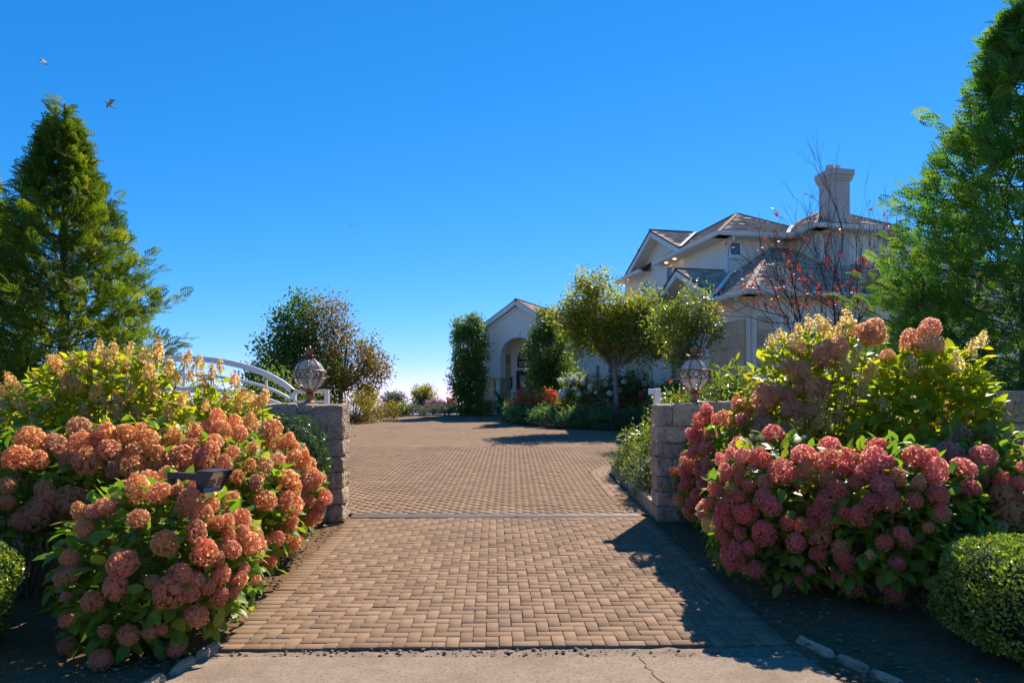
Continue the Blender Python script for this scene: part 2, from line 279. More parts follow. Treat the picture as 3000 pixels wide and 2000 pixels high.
# flower heads: x, y, z, radius, kind (0 tan-rose, 1 rose-red, 2 cream, 3 buff, 4 cream panicle, 5 amber panicle)
HEADS = {
 'A': [(-3.12,4.94,1.02,0.066,0),(-2.95,4.82,1.03,0.065,0),(-2.98,4.75,0.93,0.079,0),(-2.9,4.85,1.07,0.081,0),(-2.73,4.99,1.18,0.089,0),(-2.56,4.97,1.15,0.083,0),(-2.46,5.05,1.16,0.068,0),(-2.4,5.15,1.16,0.063,0),(-2.36,4.99,1.08,0.103,0),(-2.26,4.97,0.99,0.083,0),(-2.24,5.09,1.04,0.068,0),(-2.17,5.03,0.92,0.073,0),(-2.13,5.1,0.92,0.051,0),(-2.09,5.26,0.91,0.076,0),(-2.25,4.86,0.89,0.092,0),(-2.1,5.05,0.83,0.062,0),(-2.05,5.16,0.81,0.081,0),(-2.01,5.21,0.73,0.099,0),(-2.07,5.01,0.73,0.073,0),(-2.18,4.84,0.75,0.092,0),(-2.11,4.9,0.69,0.066,0),(-2.4,4.72,0.84,0.09,0),(-2.6,4.75,1.0,0.069,0),(-2.62,4.59,0.73,0.108,0),(-2.65,4.56,0.58,0.092,0),(-2.8,4.55,0.49,0.081,0),(-3.02,4.63,0.64,0.091,0),(-3.02,4.66,0.75,0.062,0),(-3.02,4.63,0.34,0.057,0),(-3.01,4.61,0.5,0.036,0),(-3.15,4.83,0.09,0.078,0),(-2.75,4.56,0.09,0.076,0),(-2.59,4.61,0.24,0.077,0),(-2.73,4.58,0.28,0.046,0),(-2.46,4.64,0.25,0.054,0),(-2.4,4.67,0.26,0.04,0),(-2.35,4.77,0.09,0.064,0),(-2.21,4.78,0.32,0.077,0),(-2.34,4.65,0.52,0.099,0),(-2.23,4.73,0.5,0.074,0),(-2.29,4.7,0.62,0.079,0),(-2.2,4.76,0.58,0.053,0),(-2.43,4.61,0.6,0.054,0),(-2.15,4.81,0.52,0.064,0),(-2.1,4.89,0.42,0.066,0),(-2.09,4.91,0.57,0.071,0),(-2.02,5.04,0.5,0.073,0),(-2.0,5.09,0.57,0.062,0),(-2.04,4.99,0.43,0.056,0),(-1.97,5.26,0.44,0.045,0),(-2.21,5.4,1.04,0.072,0)],
 'B': [(-2.92,6.05,1.3,0.132,0),(-2.93,6.32,1.48,0.085,0),(-2.92,6.17,1.4,0.096,0),(-2.78,6.08,1.34,0.061,0),(-2.7,6.02,1.27,0.067,0),(-2.7,6.12,1.37,0.075,0),(-2.71,6.22,1.44,0.072,0),(-2.85,6.6,1.64,0.088,0),(-2.77,6.49,1.54,0.087,0),(-2.93,6.55,1.55,0.07,0),(-2.71,6.67,1.61,0.074,0),(-2.59,6.49,1.5,0.094,0),(-2.42,6.37,1.37,0.071,0),(-2.53,6.19,1.35,0.076,0),(-2.56,6.05,1.24,0.088,0),(-2.43,6.06,1.14,0.074,0),(-2.38,6.2,1.23,0.069,0),(-2.3,6.34,1.22,0.078,0),(-2.26,6.61,1.25,0.066,0),(-2.17,6.61,1.06,0.096,0),(-2.3,6.21,1.12,0.055,0),(-2.23,6.29,0.33,0.067,0),(-2.17,6.29,0.55,0.087,0),(-2.13,6.61,0.44,0.081,0),(-2.23,6.16,0.55,0.058,0),(-2.11,6.49,0.64,0.072,0),(-2.31,6.15,1.08,0.085,0),(-2.23,6.18,0.91,0.11,0),(-2.13,6.45,0.89,0.069,0),(-2.1,6.58,0.76,0.062,0),(-2.13,6.66,0.95,0.074,0),(-2.13,6.4,0.82,0.057,0)],
 'C': [(-2.92,7.62,1.56,0.094,0),(-2.66,7.39,1.43,0.107,0),(-2.63,7.49,1.51,0.1,0),(-2.53,7.34,1.32,0.09,0),(-2.44,7.43,1.37,0.075,0),(-2.38,7.45,1.32,0.063,0),(-2.36,7.35,1.17,0.098,0),(-2.29,7.46,1.21,0.075,0),(-2.26,7.45,1.13,0.075,0),(-2.27,7.39,1.01,0.066,0),(-2.18,7.52,1.02,0.067,0),(-2.32,7.53,0.36,0.05,0),(-2.18,7.5,0.93,0.109,0),(-2.11,7.68,0.73,0.111,0),(-2.15,7.6,0.62,0.102,0),(-2.2,7.57,0.53,0.105,0),(-2.29,7.34,0.76,0.09,0),(-2.22,7.44,0.72,0.066,0),(-2.26,7.38,0.87,0.074,0),(-2.13,7.6,0.93,0.064,0)],
 'D': [(-3.97,6.28,1.54,0.119,0),(-3.77,5.98,1.43,0.12,0),(-3.6,6.07,1.52,0.119,0),(-3.45,6.09,1.52,0.095,0),(-3.49,5.92,1.39,0.112,0),(-3.63,5.85,1.3,0.124,0),(-3.84,5.9,1.3,0.086,0),(-3.29,5.9,1.26,0.125,0),(-3.4,5.84,1.23,0.078,0),(-3.31,5.99,1.38,0.094,0),(-3.27,6.12,1.47,0.116,0),(-3.16,6.05,1.34,0.088,0),(-3.11,5.99,1.2,0.107,0),(-3.13,6.29,1.46,0.105,0),(-3.37,6.21,1.55,0.076,0),(-3.65,5.99,1.46,0.08,0),(-3.73,5.76,0.98,0.113,0)],
 'E': [(-4.16,5.89,1.5,0.105,0),(-4.11,5.68,1.34,0.117,0),(-4.0,5.76,1.32,0.075,0),(-4.02,5.99,1.44,0.1,0),(-4.1,5.54,1.13,0.087,0),(-4.09,5.52,1.0,0.068,0),(-3.91,5.7,1.09,0.089,0),(-3.88,5.7,0.99,0.095,0),(-3.93,5.65,0.89,0.12,0),(-4.0,5.59,0.85,0.106,0),(-3.84,5.81,0.79,0.084,0)],
 'F': [(2.69,8.14,1.77,0.084,1),(2.78,8.11,1.72,0.099,1),(2.35,8.25,1.7,0.085,1),(2.38,8.25,1.64,0.077,1),(2.28,8.28,1.57,0.089,1),(2.41,8.03,1.58,0.088,1),(2.46,7.92,1.6,0.087,1),(2.62,7.77,1.6,0.076,1),(2.18,8.3,1.41,0.091,1),(2.28,7.88,1.43,0.077,1),(2.86,8.08,1.73,0.063,1),(2.12,7.94,1.21,0.087,1),(2.21,7.77,1.27,0.08,1),(1.98,8.33,0.94,0.061,1),(2.04,8.05,0.96,0.091,1),(2.13,7.73,0.98,0.076,1),(2.19,7.66,1.1,0.075,1),(2.19,7.62,0.99,0.078,1),(2.13,7.76,1.07,0.068,1),(2.1,7.78,0.74,0.086,1),(2.03,8.11,0.76,0.071,1),(2.04,8.27,0.59,0.091,1),(2.1,8.07,0.49,0.089,1),(2.08,7.9,0.63,0.077,1),(2.14,7.69,0.87,0.075,1),(2.04,7.98,0.85,0.078,1),(2.12,8.0,0.45,0.074,1)],
 'G': [(2.04,6.66,1.24,0.065,1),(2.1,6.54,1.31,0.064,1),(2.15,6.33,1.3,0.085,1),(2.01,6.39,1.14,0.091,1),(2.08,6.28,1.2,0.055,1),(2.21,6.22,1.3,0.068,1),(2.27,6.12,1.28,0.082,1),(2.27,6.24,1.36,0.055,1),(2.36,5.97,1.2,0.12,1),(2.58,6.04,1.34,0.109,1),(2.98,6.4,1.39,0.116,1),(2.76,5.99,1.27,0.097,1),(2.57,5.77,0.89,0.073,1),(2.11,6.09,1.06,0.069,1),(2.22,6.0,1.1,0.082,1),(2.17,6.15,1.21,0.042,1),(1.93,6.48,0.98,0.073,1),(1.94,6.37,0.96,0.059,1),(2.04,6.12,0.96,0.063,1),(2.01,6.21,1.01,0.064,1),(2.19,5.95,0.96,0.081,1),(2.24,5.89,0.91,0.081,1),(2.08,6.02,0.83,0.091,1),(1.98,6.21,0.89,0.094,1),(1.95,6.25,0.81,0.11,1),(1.93,6.29,0.72,0.095,1),(2.07,6.19,1.1,0.061,1),(1.89,6.48,0.82,0.079,1),(2.54,5.92,1.21,0.072,1),(2.18,5.91,0.68,0.104,1),(2.34,5.81,0.78,0.063,1),(2.44,5.77,0.77,0.062,1),(2.54,5.76,0.78,0.07,1),(2.41,5.79,0.62,0.079,1),(2.6,5.75,0.67,0.11,1),(2.59,5.77,0.53,0.099,1),(2.47,5.88,0.27,0.049,1),(2.54,5.82,0.37,0.06,1),(2.03,6.08,0.64,0.071,1),(1.97,6.23,0.54,0.064,1),(2.03,6.12,0.51,0.084,1),(2.1,6.02,0.52,0.065,1),(2.02,6.19,0.4,0.109,1),(1.99,6.23,0.45,0.079,1),(2.06,6.16,0.36,0.072,1),(2.16,6.04,0.33,0.083,1),(1.93,6.29,0.61,0.065,1),(1.98,6.16,0.71,0.083,1),(2.04,6.07,0.81,0.074,1),(1.95,6.25,0.8,0.084,1),(1.88,6.55,0.62,0.058,2),(1.89,6.51,0.79,0.064,2),(2.1,6.13,0.3,0.054,2)],
 'H': [(2.89,5.84,1.3,0.094,1),(3.13,5.84,1.41,0.083,1),(3.03,5.71,1.32,0.098,1),(3.11,5.62,1.3,0.063,1),(3.11,5.51,1.21,0.081,1),(3.34,5.64,1.35,0.11,1),(3.43,5.52,1.25,0.103,1),(3.5,5.69,1.37,0.056,1),(3.75,5.67,1.26,0.092,1),(3.68,5.48,1.12,0.07,1),(3.36,5.38,1.08,0.097,1),(3.24,5.44,1.16,0.069,1),(3.01,5.59,1.23,0.077,1),(2.91,5.66,1.22,0.072,1),(2.99,5.52,1.14,0.084,1),(2.84,5.64,1.14,0.052,1),(3.02,5.43,1.02,0.104,1),(3.17,5.38,1.04,0.079,1),(2.89,5.49,1.0,0.078,1),(2.73,5.71,1.07,0.084,1),(2.71,5.84,1.13,0.086,1),(2.66,5.75,0.98,0.087,1),(2.73,5.6,0.9,0.066,1),(2.81,5.51,0.89,0.105,1),(3.35,5.33,0.94,0.063,1),(3.24,5.31,0.83,0.049,1),(2.8,5.81,1.22,0.071,1),(2.65,5.7,0.83,0.075,1),(2.71,5.63,0.61,0.091,1),(2.74,5.62,0.53,0.091,1),(2.76,5.64,0.46,0.069,1),(2.77,5.79,0.32,0.071,1),(2.87,5.76,0.25,0.087,1),(3.11,5.56,0.25,0.076,1),(3.05,5.39,0.54,0.066,1),(3.05,5.36,0.78,0.058,1),(3.09,5.34,0.72,0.071,1),(2.95,5.4,0.7,0.074,1),(2.87,5.47,0.58,0.051,2),(3.96,5.57,0.76,0.084,2)],
 'I': [(3.91,6.1,1.33,0.119,1),(4.06,5.89,1.33,0.108,1),(4.0,5.83,1.23,0.083,1),(3.98,5.78,1.14,0.054,1),(4.1,5.71,1.15,0.078,1),(4.27,5.72,1.26,0.049,1),(4.07,5.67,1.04,0.083,1),(4.2,5.65,1.13,0.066,1),(4.17,5.62,1.02,0.062,1),(4.12,5.62,0.88,0.107,1),(4.03,5.67,0.9,0.05,1),(4.25,5.58,0.9,0.082,1)],
 'J': [(3.12,7.71,2.21,0.098,3),(3.23,7.66,2.13,0.146,3),(3.49,7.68,2.31,0.131,3),(3.69,7.73,2.41,0.104,3),(3.59,7.74,2.44,0.076,3),(4.08,7.96,2.62,0.113,3),(4.2,7.94,2.62,0.151,3),(4.17,7.94,2.54,0.117,3),(2.84,7.75,1.85,0.114,3),(2.98,7.69,1.9,0.113,3),(3.08,7.65,1.89,0.101,3),(3.12,7.61,1.73,0.112,3),(3.35,7.6,1.96,0.115,3),(3.29,7.58,1.7,0.096,3),(2.84,7.72,1.51,0.151,3),(3.07,7.62,1.49,0.089,3),(2.8,7.75,1.39,0.085,3),(2.82,7.74,1.66,0.098,3),(3.46,7.59,1.94,0.102,3),(3.2,7.62,1.94,0.075,3),(3.49,8.03,2.71,0.0,4),(3.91,7.98,2.76,0.0,4),(3.95,7.97,2.65,0.0,4),(3.22,7.82,2.48,0.0,4),(3.92,7.76,2.36,0.0,4),(3.75,7.64,2.15,0.0,4),(3.97,7.67,2.07,0.0,4),(4.31,7.92,2.56,0.0,4),(3.28,7.76,2.42,0.0,4),(3.14,7.99,2.57,0.0,4),(3.78,7.57,1.46,0.0,4),(3.02,7.64,1.34,0.0,4),(3.18,7.59,1.55,0.0,4),(3.39,7.56,1.57,0.0,4),(3.62,7.9,2.64,0.0,4),(3.75,7.88,2.6,0.0,4),(3.34,7.95,2.65,0.0,4),(4.14,7.81,2.25,0.0,4),(3.84,7.68,2.22,0.0,4),(3.7,7.67,2.24,0.0,4),(3.91,7.62,1.94,0.0,4),(3.66,7.57,1.85,0.0,4),(3.42,7.57,1.77,0.0,4),(3.33,7.59,1.85,0.0,4),(3.1,7.61,1.4,0.0,4),(3.27,7.57,1.4,0.0,4),(3.5,7.55,1.55,0.0,4),(3.61,7.56,1.66,0.0,4),(4.08,7.73,2.15,0.0,4),(3.03,7.98,2.49,0.0,4),(3.6,8.02,2.75,0.0,4)],
 'K': [(4.19,7.17,2.44,0.137,3),(4.36,7.12,2.57,0.115,3),(4.27,6.95,2.39,0.122,3),(3.97,7.22,2.29,0.071,3),(4.82,7.0,2.45,0.0,4),(4.6,6.83,2.35,0.0,4),(4.39,6.74,2.19,0.0,4),(4.05,6.88,2.15,0.0,4),(3.79,6.94,1.75,0.0,4),(4.75,6.57,1.43,0.0,4),(4.27,6.58,1.44,0.0,4)],
 'L': [(-4.19,6.93,2.34,0.0,5),(-3.99,7.13,2.35,0.0,5),(-4.03,6.91,2.29,0.0,5),(-4.37,6.8,2.21,0.0,5),(-4.53,6.79,2.16,0.0,5),(-4.21,6.83,2.24,0.0,5),(-4.22,6.75,2.13,0.0,5),(-5.12,6.95,2.03,0.0,5),(-4.92,6.8,1.94,0.0,5),(-4.36,6.69,1.99,0.0,5),(-4.26,6.68,1.95,0.0,5),(-3.97,6.66,1.77,0.0,5),(-3.86,6.7,1.83,0.0,5),(-3.69,6.72,1.7,0.0,5),(-3.84,6.67,1.67,0.0,5),(-3.81,7.05,2.27,0.0,5),(-3.71,7.16,2.33,0.0,5),(-3.42,7.19,2.26,0.0,5),(-3.61,7.18,2.15,0.0,5),(-3.53,7.19,2.04,0.0,5),(-3.39,7.01,1.81,0.0,5),(-4.64,6.64,1.62,0.0,5),(-5.16,6.94,1.89,0.0,5),(-4.6,6.83,2.2,0.0,5),(-3.68,6.92,2.11,0.0,5),(-3.88,6.85,2.17,0.0,5),(-4.05,6.82,2.2,0.0,5),(-3.59,6.84,1.89,0.0,5),(-3.77,6.76,1.92,0.0,5),(-3.46,6.86,1.68,0.0,5),(-4.05,6.67,1.89,0.0,5),(-4.53,6.65,1.8,0.0,5),(-4.78,6.69,1.76,0.0,5),(-4.14,6.62,1.68,0.0,5)],
 'M': [(-3.76,8.22,2.27,0.0,5),(-3.56,8.11,2.14,0.0,5),(-3.87,8.21,2.12,0.0,5),(-3.65,8.05,2.04,0.0,5),(-3.25,7.99,2.06,0.0,5),(-3.12,7.91,1.88,0.0,5),(-2.89,7.95,1.85,0.0,5),(-2.96,7.9,1.76,0.0,5),(-3.53,7.87,1.74,0.0,5),(-3.31,7.88,1.83,0.0,5),(-3.54,8.26,2.23,0.0,5),(-3.02,7.91,1.83,0.0,5),(-3.16,7.86,1.76,0.0,5)],
}
# ------------------------------------------------------------------ ground, paving, kerbs
def grid_mesh(name, xs, ys, zf):
    V = np.array([(x, y, zf(x, y)) for y in ys for x in xs]); nx = len(xs)
    F = [(j * nx + i, j * nx + i + 1, (j + 1) * nx + i + 1, (j + 1) * nx + i) for j in range(len(ys) - 1) for i in range(nx - 1)]
    return newmesh(name, V, F, smooth=True)

xs = sorted(set([-2500, -1200, -500, -200, -90] + list(range(-45, 46, 5)) + [90, 200, 500, 1200, 2500]))
ys = [-300, -60, -15, -4, 0, 3, 5.06] + list(range(8, 41, 4)) + [44, 50, 60, 90, 160, 320, 700, 1500, 3000]
tag(link('ground', grid_mesh('ground', xs, ys, lambda x, y: GZ(y) - 0.07), MT['grass']), kind='structure')

def chamfer_brick(w, h, t=0.05, c=0.0025):
    """a paving brick w by h, top at z 0, with a chamfered top edge, no underside"""
    V = []
    for z, i in ((-t, 0), (-c, 0), (0, c)):
        V += [(-w / 2 + i, -h / 2 + i, z), (w / 2 - i, -h / 2 + i, z), (w / 2 - i, h / 2 - i, z), (-w / 2 + i, h / 2 - i, z)]
    F = [(k + a, k + (a + 1) % 4, k + 4 + (a + 1) % 4, k + 4 + a) for k in (0, 4) for a in range(4)] + [(8, 9, 10, 11)]
    return np.array(V), np.array(F)

def merge(name, parts, mat, parent):
    """(verts, quads) pieces joined as one mesh, one random value per piece"""
    Vs, Fs, R, n = [], [], [], 0
    for V, F in parts:
        Vs.append(V); Fs.append(F + n); n += len(V); R += [rng.random()] * len(F)
    return link(name, newmesh(name, np.vstack(Vs), np.vstack(Fs), R), mat, parent)

# driveway: herringbone bricks between border courses, from the concrete to the gate track
DRV = 4.74; DHW = 2.14
me = newmesh('driveway', [(-DHW, 0, -0.012), (DHW, 0, -0.012), (DHW, DRV, -0.012), (-DHW, DRV, -0.012)], [(0, 1, 2, 3)])
drive = tag(link('driveway', me, MT['sand']), kind='structure')
drive.location = (-0.055, 5.06, 0); drive.rotation_euler = (math.atan(0.027), 0, 0.0274)
spots = []
J = 0.0065
U = 0.1
for j in range(int(DRV / U) + 1):
    for sx in (-1, 1):
        if (j + 1) * U <= DRV: spots.append((sx * (DHW - U), (j + 0.5) * U, 2 * U - J, U - J))
inner = DHW - 2 * U
ni = int(round(2 * inner / U)); nj = int(DRV / U)
for j in range(-1, nj + 1):
    for i in range(-1, ni + 1):
        k = (i - j) % 4
        if k == 0: x0, x1, y0, y1 = i, i + 2, j, j + 1
        elif k == 2: x0, x1, y0, y1 = i, i + 1, j - 1, j + 1
        else: continue
        x0, x1 = max(x0, 0), min(x1, ni); y0, y1 = max(y0, 0), min(y1, nj)
        if x1 <= x0 or y1 <= y0: continue
        spots.append((-inner + (x0 + x1) / 2 * U, (y0 + y1) / 2 * U, (x1 - x0) * U - J, (y1 - y0) * U - J))
spots.sort(key=lambda s: s[1])
bmesh_cache = {}
rest = []
for n, (x, y, w, h) in enumerate(spots):
    key = (round(w, 3), round(h, 3)); V, F = chamfer_brick(*key)
    dz = rng.normal(0, 0.0013) + 0.004 * noise.noise(Vector((x * 1.5, y * 1.5, 0))); dx, dy = rng.normal(0, 0.0012, 2); rz = rng.normal(0, 0.006); tx, ty = rng.normal(0, 0.0035, 2)
    if n < 300:
        if key not in bmesh_cache: bmesh_cache[key] = newmesh('brick', V, F)
        o = link('brick', bmesh_cache[key], MT['brick'], drive)
        o.location = (x + dx, y + dy, dz); o.rotation_euler = (tx, ty, rz)
    else:
        c, s = math.cos(rz), math.sin(rz)
        Vr = np.c_[V[:, 0] * c - V[:, 1] * s + x + dx, V[:, 0] * s + V[:, 1] * c + y + dy, V[:, 2] + dz + V[:, 0] * ty + V[:, 1] * tx]
        rest.append((Vr, F))
tag(merge('brick', rest, MT['brick'], drive), kind='stuff')

# forecourt: interlocking zigzag pavers
def in_planter(x, y, off=0.0):
    if y < 14.2: return x > 2.0 - off
    if x >= 4: return y < 16.2 + off
    return (x - 4) ** 2 + (y - 14.2) ** 2 < (2 + off) ** 2
EDGE_X = [-12, -9, -4, -0.6, -0.35, 0.9, 2.7, 5.2, 9, 14]; EDGE_Y = [33, 35.3, 38, 38.4, 31.8, 28.9, 26.9, 26.2, 25.8, 25.6]
def in_court(x, y, off=0.0):
    if y > np.interp(x, EDGE_X, EDGE_Y) - off: return False
    if x < -(0.27 * y + 1.4) or x > 0.24 * y + 2.2: return False
    return not in_planter(x, y, (0.36 if y > 11.6 else 0.0))
court = tag(link('courtyard', grid_mesh('courtyard', [-12, 12], [0, 29], lambda x, y: -0.022), MT['sand']), kind='structure')
court.location = (0, 10.05, GZ(10.05)); court.rotation_euler = (math.atan(0.027), 0, 0)
PL, PH = 0.225, 0.1125
def paver_template(g=0.005, c=0.005):
    out = [(-PL / 2, -PH / 2), (-0.01, -PH / 2 + 0.010), (0.01, -PH / 2 - 0.010), (PL / 2, -PH / 2), (PL / 2 + 0.020, -PH / 6), (PL / 2 - 0.020, PH / 6), (PL / 2, PH / 2), (0.01, PH / 2 - 0.010), (-0.01, PH / 2 + 0.010), (-PL / 2, PH / 2), (-PL / 2 - 0.020, PH / 6), (-PL / 2 + 0.020, -PH / 6)]
    # keep the two long edges complementary
    out = [(x, y) for x, y in out]
    sc = lambda p, k: (p[0] * (1 - k / PL * 2), p[1] * (1 - k / PH * 2))
    return [sc(p, g / 2) for p in out], [sc(p, g / 2 + c) for p in out]
o1, o2 = paver_template(); n12 = len(o1)
PV = np.array([(x, y, -0.022) for x, y in o1] + [(x, y, -0.016) for x, y in o1] + [(x, y, 0) for x, y in o2])
PF = [(k * n12 + a, k * n12 + (a + 1) % n12, (k + 1) * n12 + (a + 1) % n12, (k + 1) * n12 + a) for k in (1,) for a in range(n12)]
t0 = 2 * n12
PF += [(t0, t0 + 1, t0 + 10, t0 + 11), (t0 + 0, t0 + 11, t0 + 10, t0 + 9)][:0]
TOP = [(0, 1, 11), (1, 10, 11), (1, 2, 10), (2, 8, 10), (2, 3, 4), (2, 4, 5), (2, 5, 8), (5, 7, 8), (5, 6, 7), (8, 9, 10)]
tri = [q for f in PF for q in ((f[0], f[1], f[2]), (f[0], f[2], f[3]))] + [tuple(t0 + i for i in q) for q in TOP]
PT = np.array(tri); PTtop = np.array([tuple(i for i in q) for q in TOP])
pv = newmesh('paver', PV, PT)
near, far = [], []
for r in range(int(28.4 / PH)):
    y = (r + 0.5) * PH; off = (r % 2) * PL / 2
    x = -12 + off
    while x < 12:
        if in_court(x, y + 10.05, 0.1): (near if len(near) < 300 else far).append((x, y))
        x += PL
for x, y in near:
    o = link('paver', pv, MT['paver'], court); o.location = (x, y, rng.normal(0, 0.0012)); o.rotation_euler = (rng.normal(0, 0.004), rng.normal(0, 0.004), 0)
far = np.array(far)
def fields(P, V, F):
    A = (V[None] + np.c_[P, rng.normal(0, 0.0010, len(P))][:, None, :]).reshape(-1, 3)
    FF = (F[None] + (np.arange(len(P)) * len(V))[:, None, None]).reshape(-1, 3)
    return A, FF, np.repeat(rng.random(len(P)), len(F))
nearf = far[far[:, 1] < 10]; farf = far[far[:, 1] >= 10]
A1, F1, r1 = fields(nearf, PV, PT); A2, F2, r2 = fields(farf, PV[t0:], PTtop)
tag(link('paver', newmesh('paver', np.vstack((A1, A2)), np.vstack((F1, F2 + len(A1))), np.r_[r1, r2]), MT['paver'], court), kind='stuff')
# border courses curving round the planter
path = [(2.0, 11.6 + 0.05 * k) for k in range(53)] + [(4 - 2 * math.cos(a), 14.2 + 2 * math.sin(a)) for a in np.linspace(0, PI / 2, 60)] + [(4 + 0.05 * k, 16.2) for k in range(1, 30)]
path = np.array(path); tg = np.gradient(path, axis=0); tg /= np.linalg.norm(tg, axis=1)[:, None]; nr = np.c_[-tg[:, 1], tg[:, 0]]
for row in range(3):
    pp = path + nr * (0.062 + 0.118 * row); L = np.r_[0, np.cumsum(np.linalg.norm(np.diff(pp, axis=0), axis=1))]
    s = 0.1 + 0.1 * (row % 2)
    while s < L[-1]:
        x, y = np.interp(s, L, pp[:, 0]), np.interp(s, L, pp[:, 1]); dx, dy = np.interp(s, L, tg[:, 0]), np.interp(s, L, tg[:, 1])
        if 'border' not in bmesh_cache: bmesh_cache['border'] = newmesh('border_brick', *chamfer_brick(0.192, 0.112, 0.03))
        o = link('border_brick', bmesh_cache['border'], MT['paver'], court); o.location = (x, y - 10.05, 0.002); o.rotation_euler = (0, 0, math.atan2(dy, dx)); s += 0.2

# planter kerb: low tan blocks
pk = np.vstack(([(2.04, 9.98 + 0.05 * k) for k in range(33)], path + nr * -0.09)); Lk = np.r_[0, np.cumsum(np.linalg.norm(np.diff(pk, axis=0), axis=1))]
kerb = tag(thing('planter_kerb', None, None), kind='structure')
def rough_block(L, D, H, amp=0.008, step=0.08, rnd=0.012, seed=0):
    """block L by D by H standing on z 0, centred in x, front at y 0, with uneven faces and worn edges"""
    n = [max(2, int(round(q / step))) for q in (L, D, H)]
    idx = {}; V = []; F = []
    def vid(i, j, k):
        if (i, j, k) not in idx:
            idx[(i, j, k)] = len(V)
            p = Vector((L * (i / n[0] - 0.5), D * j / n[1], H * k / n[2]))
            e = [(-1 if i == 0 else 1 if i == n[0] else 0), (-1 if j == 0 else 1 if j == n[1] else 0), (-1 if k == 0 else 1 if k == n[2] else 0)]
            cnt = sum(1 for q in e if q)
            sh = rnd * (cnt - 1) * 0.7
            for a in range(3):
                if e[a]: p[a] -= e[a] * sh + e[a] * amp * (1.2 * noise.noise(Vector((p.x * 5 + seed * 7.1, p.y * 5, p.z * 5 + seed))) + 0.8 * noise.noise(Vector((p.x * 17 + seed * 3.3, p.y * 17, p.z * 17))))
            V.append(tuple(p))
        return idx[(i, j, k)]
    for a, b, c in ((0, 1, 2), (1, 2, 0), (2, 0, 1)):
        for side in (0, n[c]):
            for i in range(n[a]):
                for j in range(n[b]):
                    q = []
                    for di, dj in ((0, 0), (1, 0), (1, 1), (0, 1)):
                        t = [0, 0, 0]; t[a] = i + di; t[b] = j + dj; t[c] = side; q.append(vid(*t))
                    F.append(q[::-1] if side == 0 else q)
    return V, F
s = 0.17
while s < Lk[-1] - 1.2:
    x, y = np.interp(s, Lk, pk[:, 0]), np.interp(s, Lk, pk[:, 1]); x2, y2 = np.interp(s + 0.05, Lk, pk[:, 0]), np.interp(s + 0.05, Lk, pk[:, 1])
    o = MB().add(*rough_block(0.335, 0.12, 0.26, 0.004, 0.11, 0.006, s)).build('kerb_block', MT['edging'], kerb)
    o.location = (x, y, GZ(y) - 0.06); o.rotation_euler = (0, 0, math.atan2(y2 - y, x2 - x) + PI); s += 0.345

# concrete crossing in front, with a crack, and the dirt joint full of gravel
cv = [(-2.20, 4.86), (2.08, 4.86), (2.16, 4.41), (2.6, 3.0), (3.6, 0.5), (4.5, -1.5), (-4.8, -1.5), (-3.8, 0.5), (-2.7, 3.0), (-2.28, 4.41)]
conc = MB().prism([(x, y, -0.08) for x, y in cv], (0, 0, 0.08)).build('concrete_crossing', MT['concrete'], bevel=0.008); tag(conc, kind='structure')
cp = [(0.91, 4.86)]
while cp[-1][1] > 3.2: cp.append((cp[-1][0] + rng.normal(0.012, 0.022), cp[-1][1] - 0.05))
V = []; F = []
for i, (x, y) in enumerate(cp):
    w = 0.003 + 0.003 * rng.random(); V += [(x - w, y, 0.004), (x + w, y, 0.004)]
    if i: F.append((2 * i - 2, 2 * i - 1, 2 * i + 1, 2 * i))
link('crack', newmesh('crack', V, F), MT['soil'], conc)
tag(link('road', grid_mesh('road', [-60, 60], [-9, -1.5], lambda x, y: -0.03), surf('asphalt', (0.05, 0.05, 0.05), (0.065, 0.062, 0.06), scale=20, rough=0.9)), kind='structure')
jm = grid_mesh('dirt_joint', np.linspace(-2.35, 2.3, 120), np.linspace(4.78, 5.12, 12), lambda x, y: -0.022 + 0.012 * noise.noise(Vector((x * 9, y * 20, 3))))
tag(link('dirt_joint', jm, surf('joint_dirt', (0.30, 0.205, 0.135), (0.19, 0.13, 0.088), scale=14, rough=0.95, bump=0.8, bscale=120)), kind='structure')
def pebbles(name, n, xr, yr, zf, smin, smax, mat):
    base = np.array([(1, 0, 0), (-1, 0, 0), (0, 1, 0), (0, -1, 0), (0, 0, 0.7), (0, 0, -0.7)], float)
    bf = np.array([(0, 2, 4), (2, 1, 4), (1, 3, 4), (3, 0, 4), (2, 0, 5), (1, 2, 5), (3, 1, 5), (0, 3, 5)])
    A = []; FF = []
    for i in range(n):
        x, y = rng.uniform(*xr), rng.uniform(*yr)
        sz = smin + (smax - smin) * rng.random() ** 3; a = rng.random() * 6.3
        v = base * sz * rng.uniform(0.6, 1.3, (6, 3)) * np.array([1.3, 1, 0.8]); c, s_ = math.cos(a), math.sin(a)
        v = np.c_[v[:, 0] * c - v[:, 1] * s_ + x, v[:, 0] * s_ + v[:, 1] * c + y, v[:, 2] + zf(x, y) + sz * 0.3]
        A.append(v); FF.append(bf + 6 * i)
    return tag(link(name, newmesh(name, np.vstack(A), np.vstack(FF), np.repeat(rng.random(n), 8)), mat), kind='stuff')
peb = surf('pebble', (0.40, 0.30, 0.21), (0.20, 0.15, 0.11), scale=30, rough=0.85, var=0.5)
tag(pebbles('gravel', 420, (-2.2, 2.1), (4.88, 5.05), lambda x, y: -0.018, 0.004, 0.022, peb), 'loose brown gravel in the joint between bricks and concrete', 'gravel')

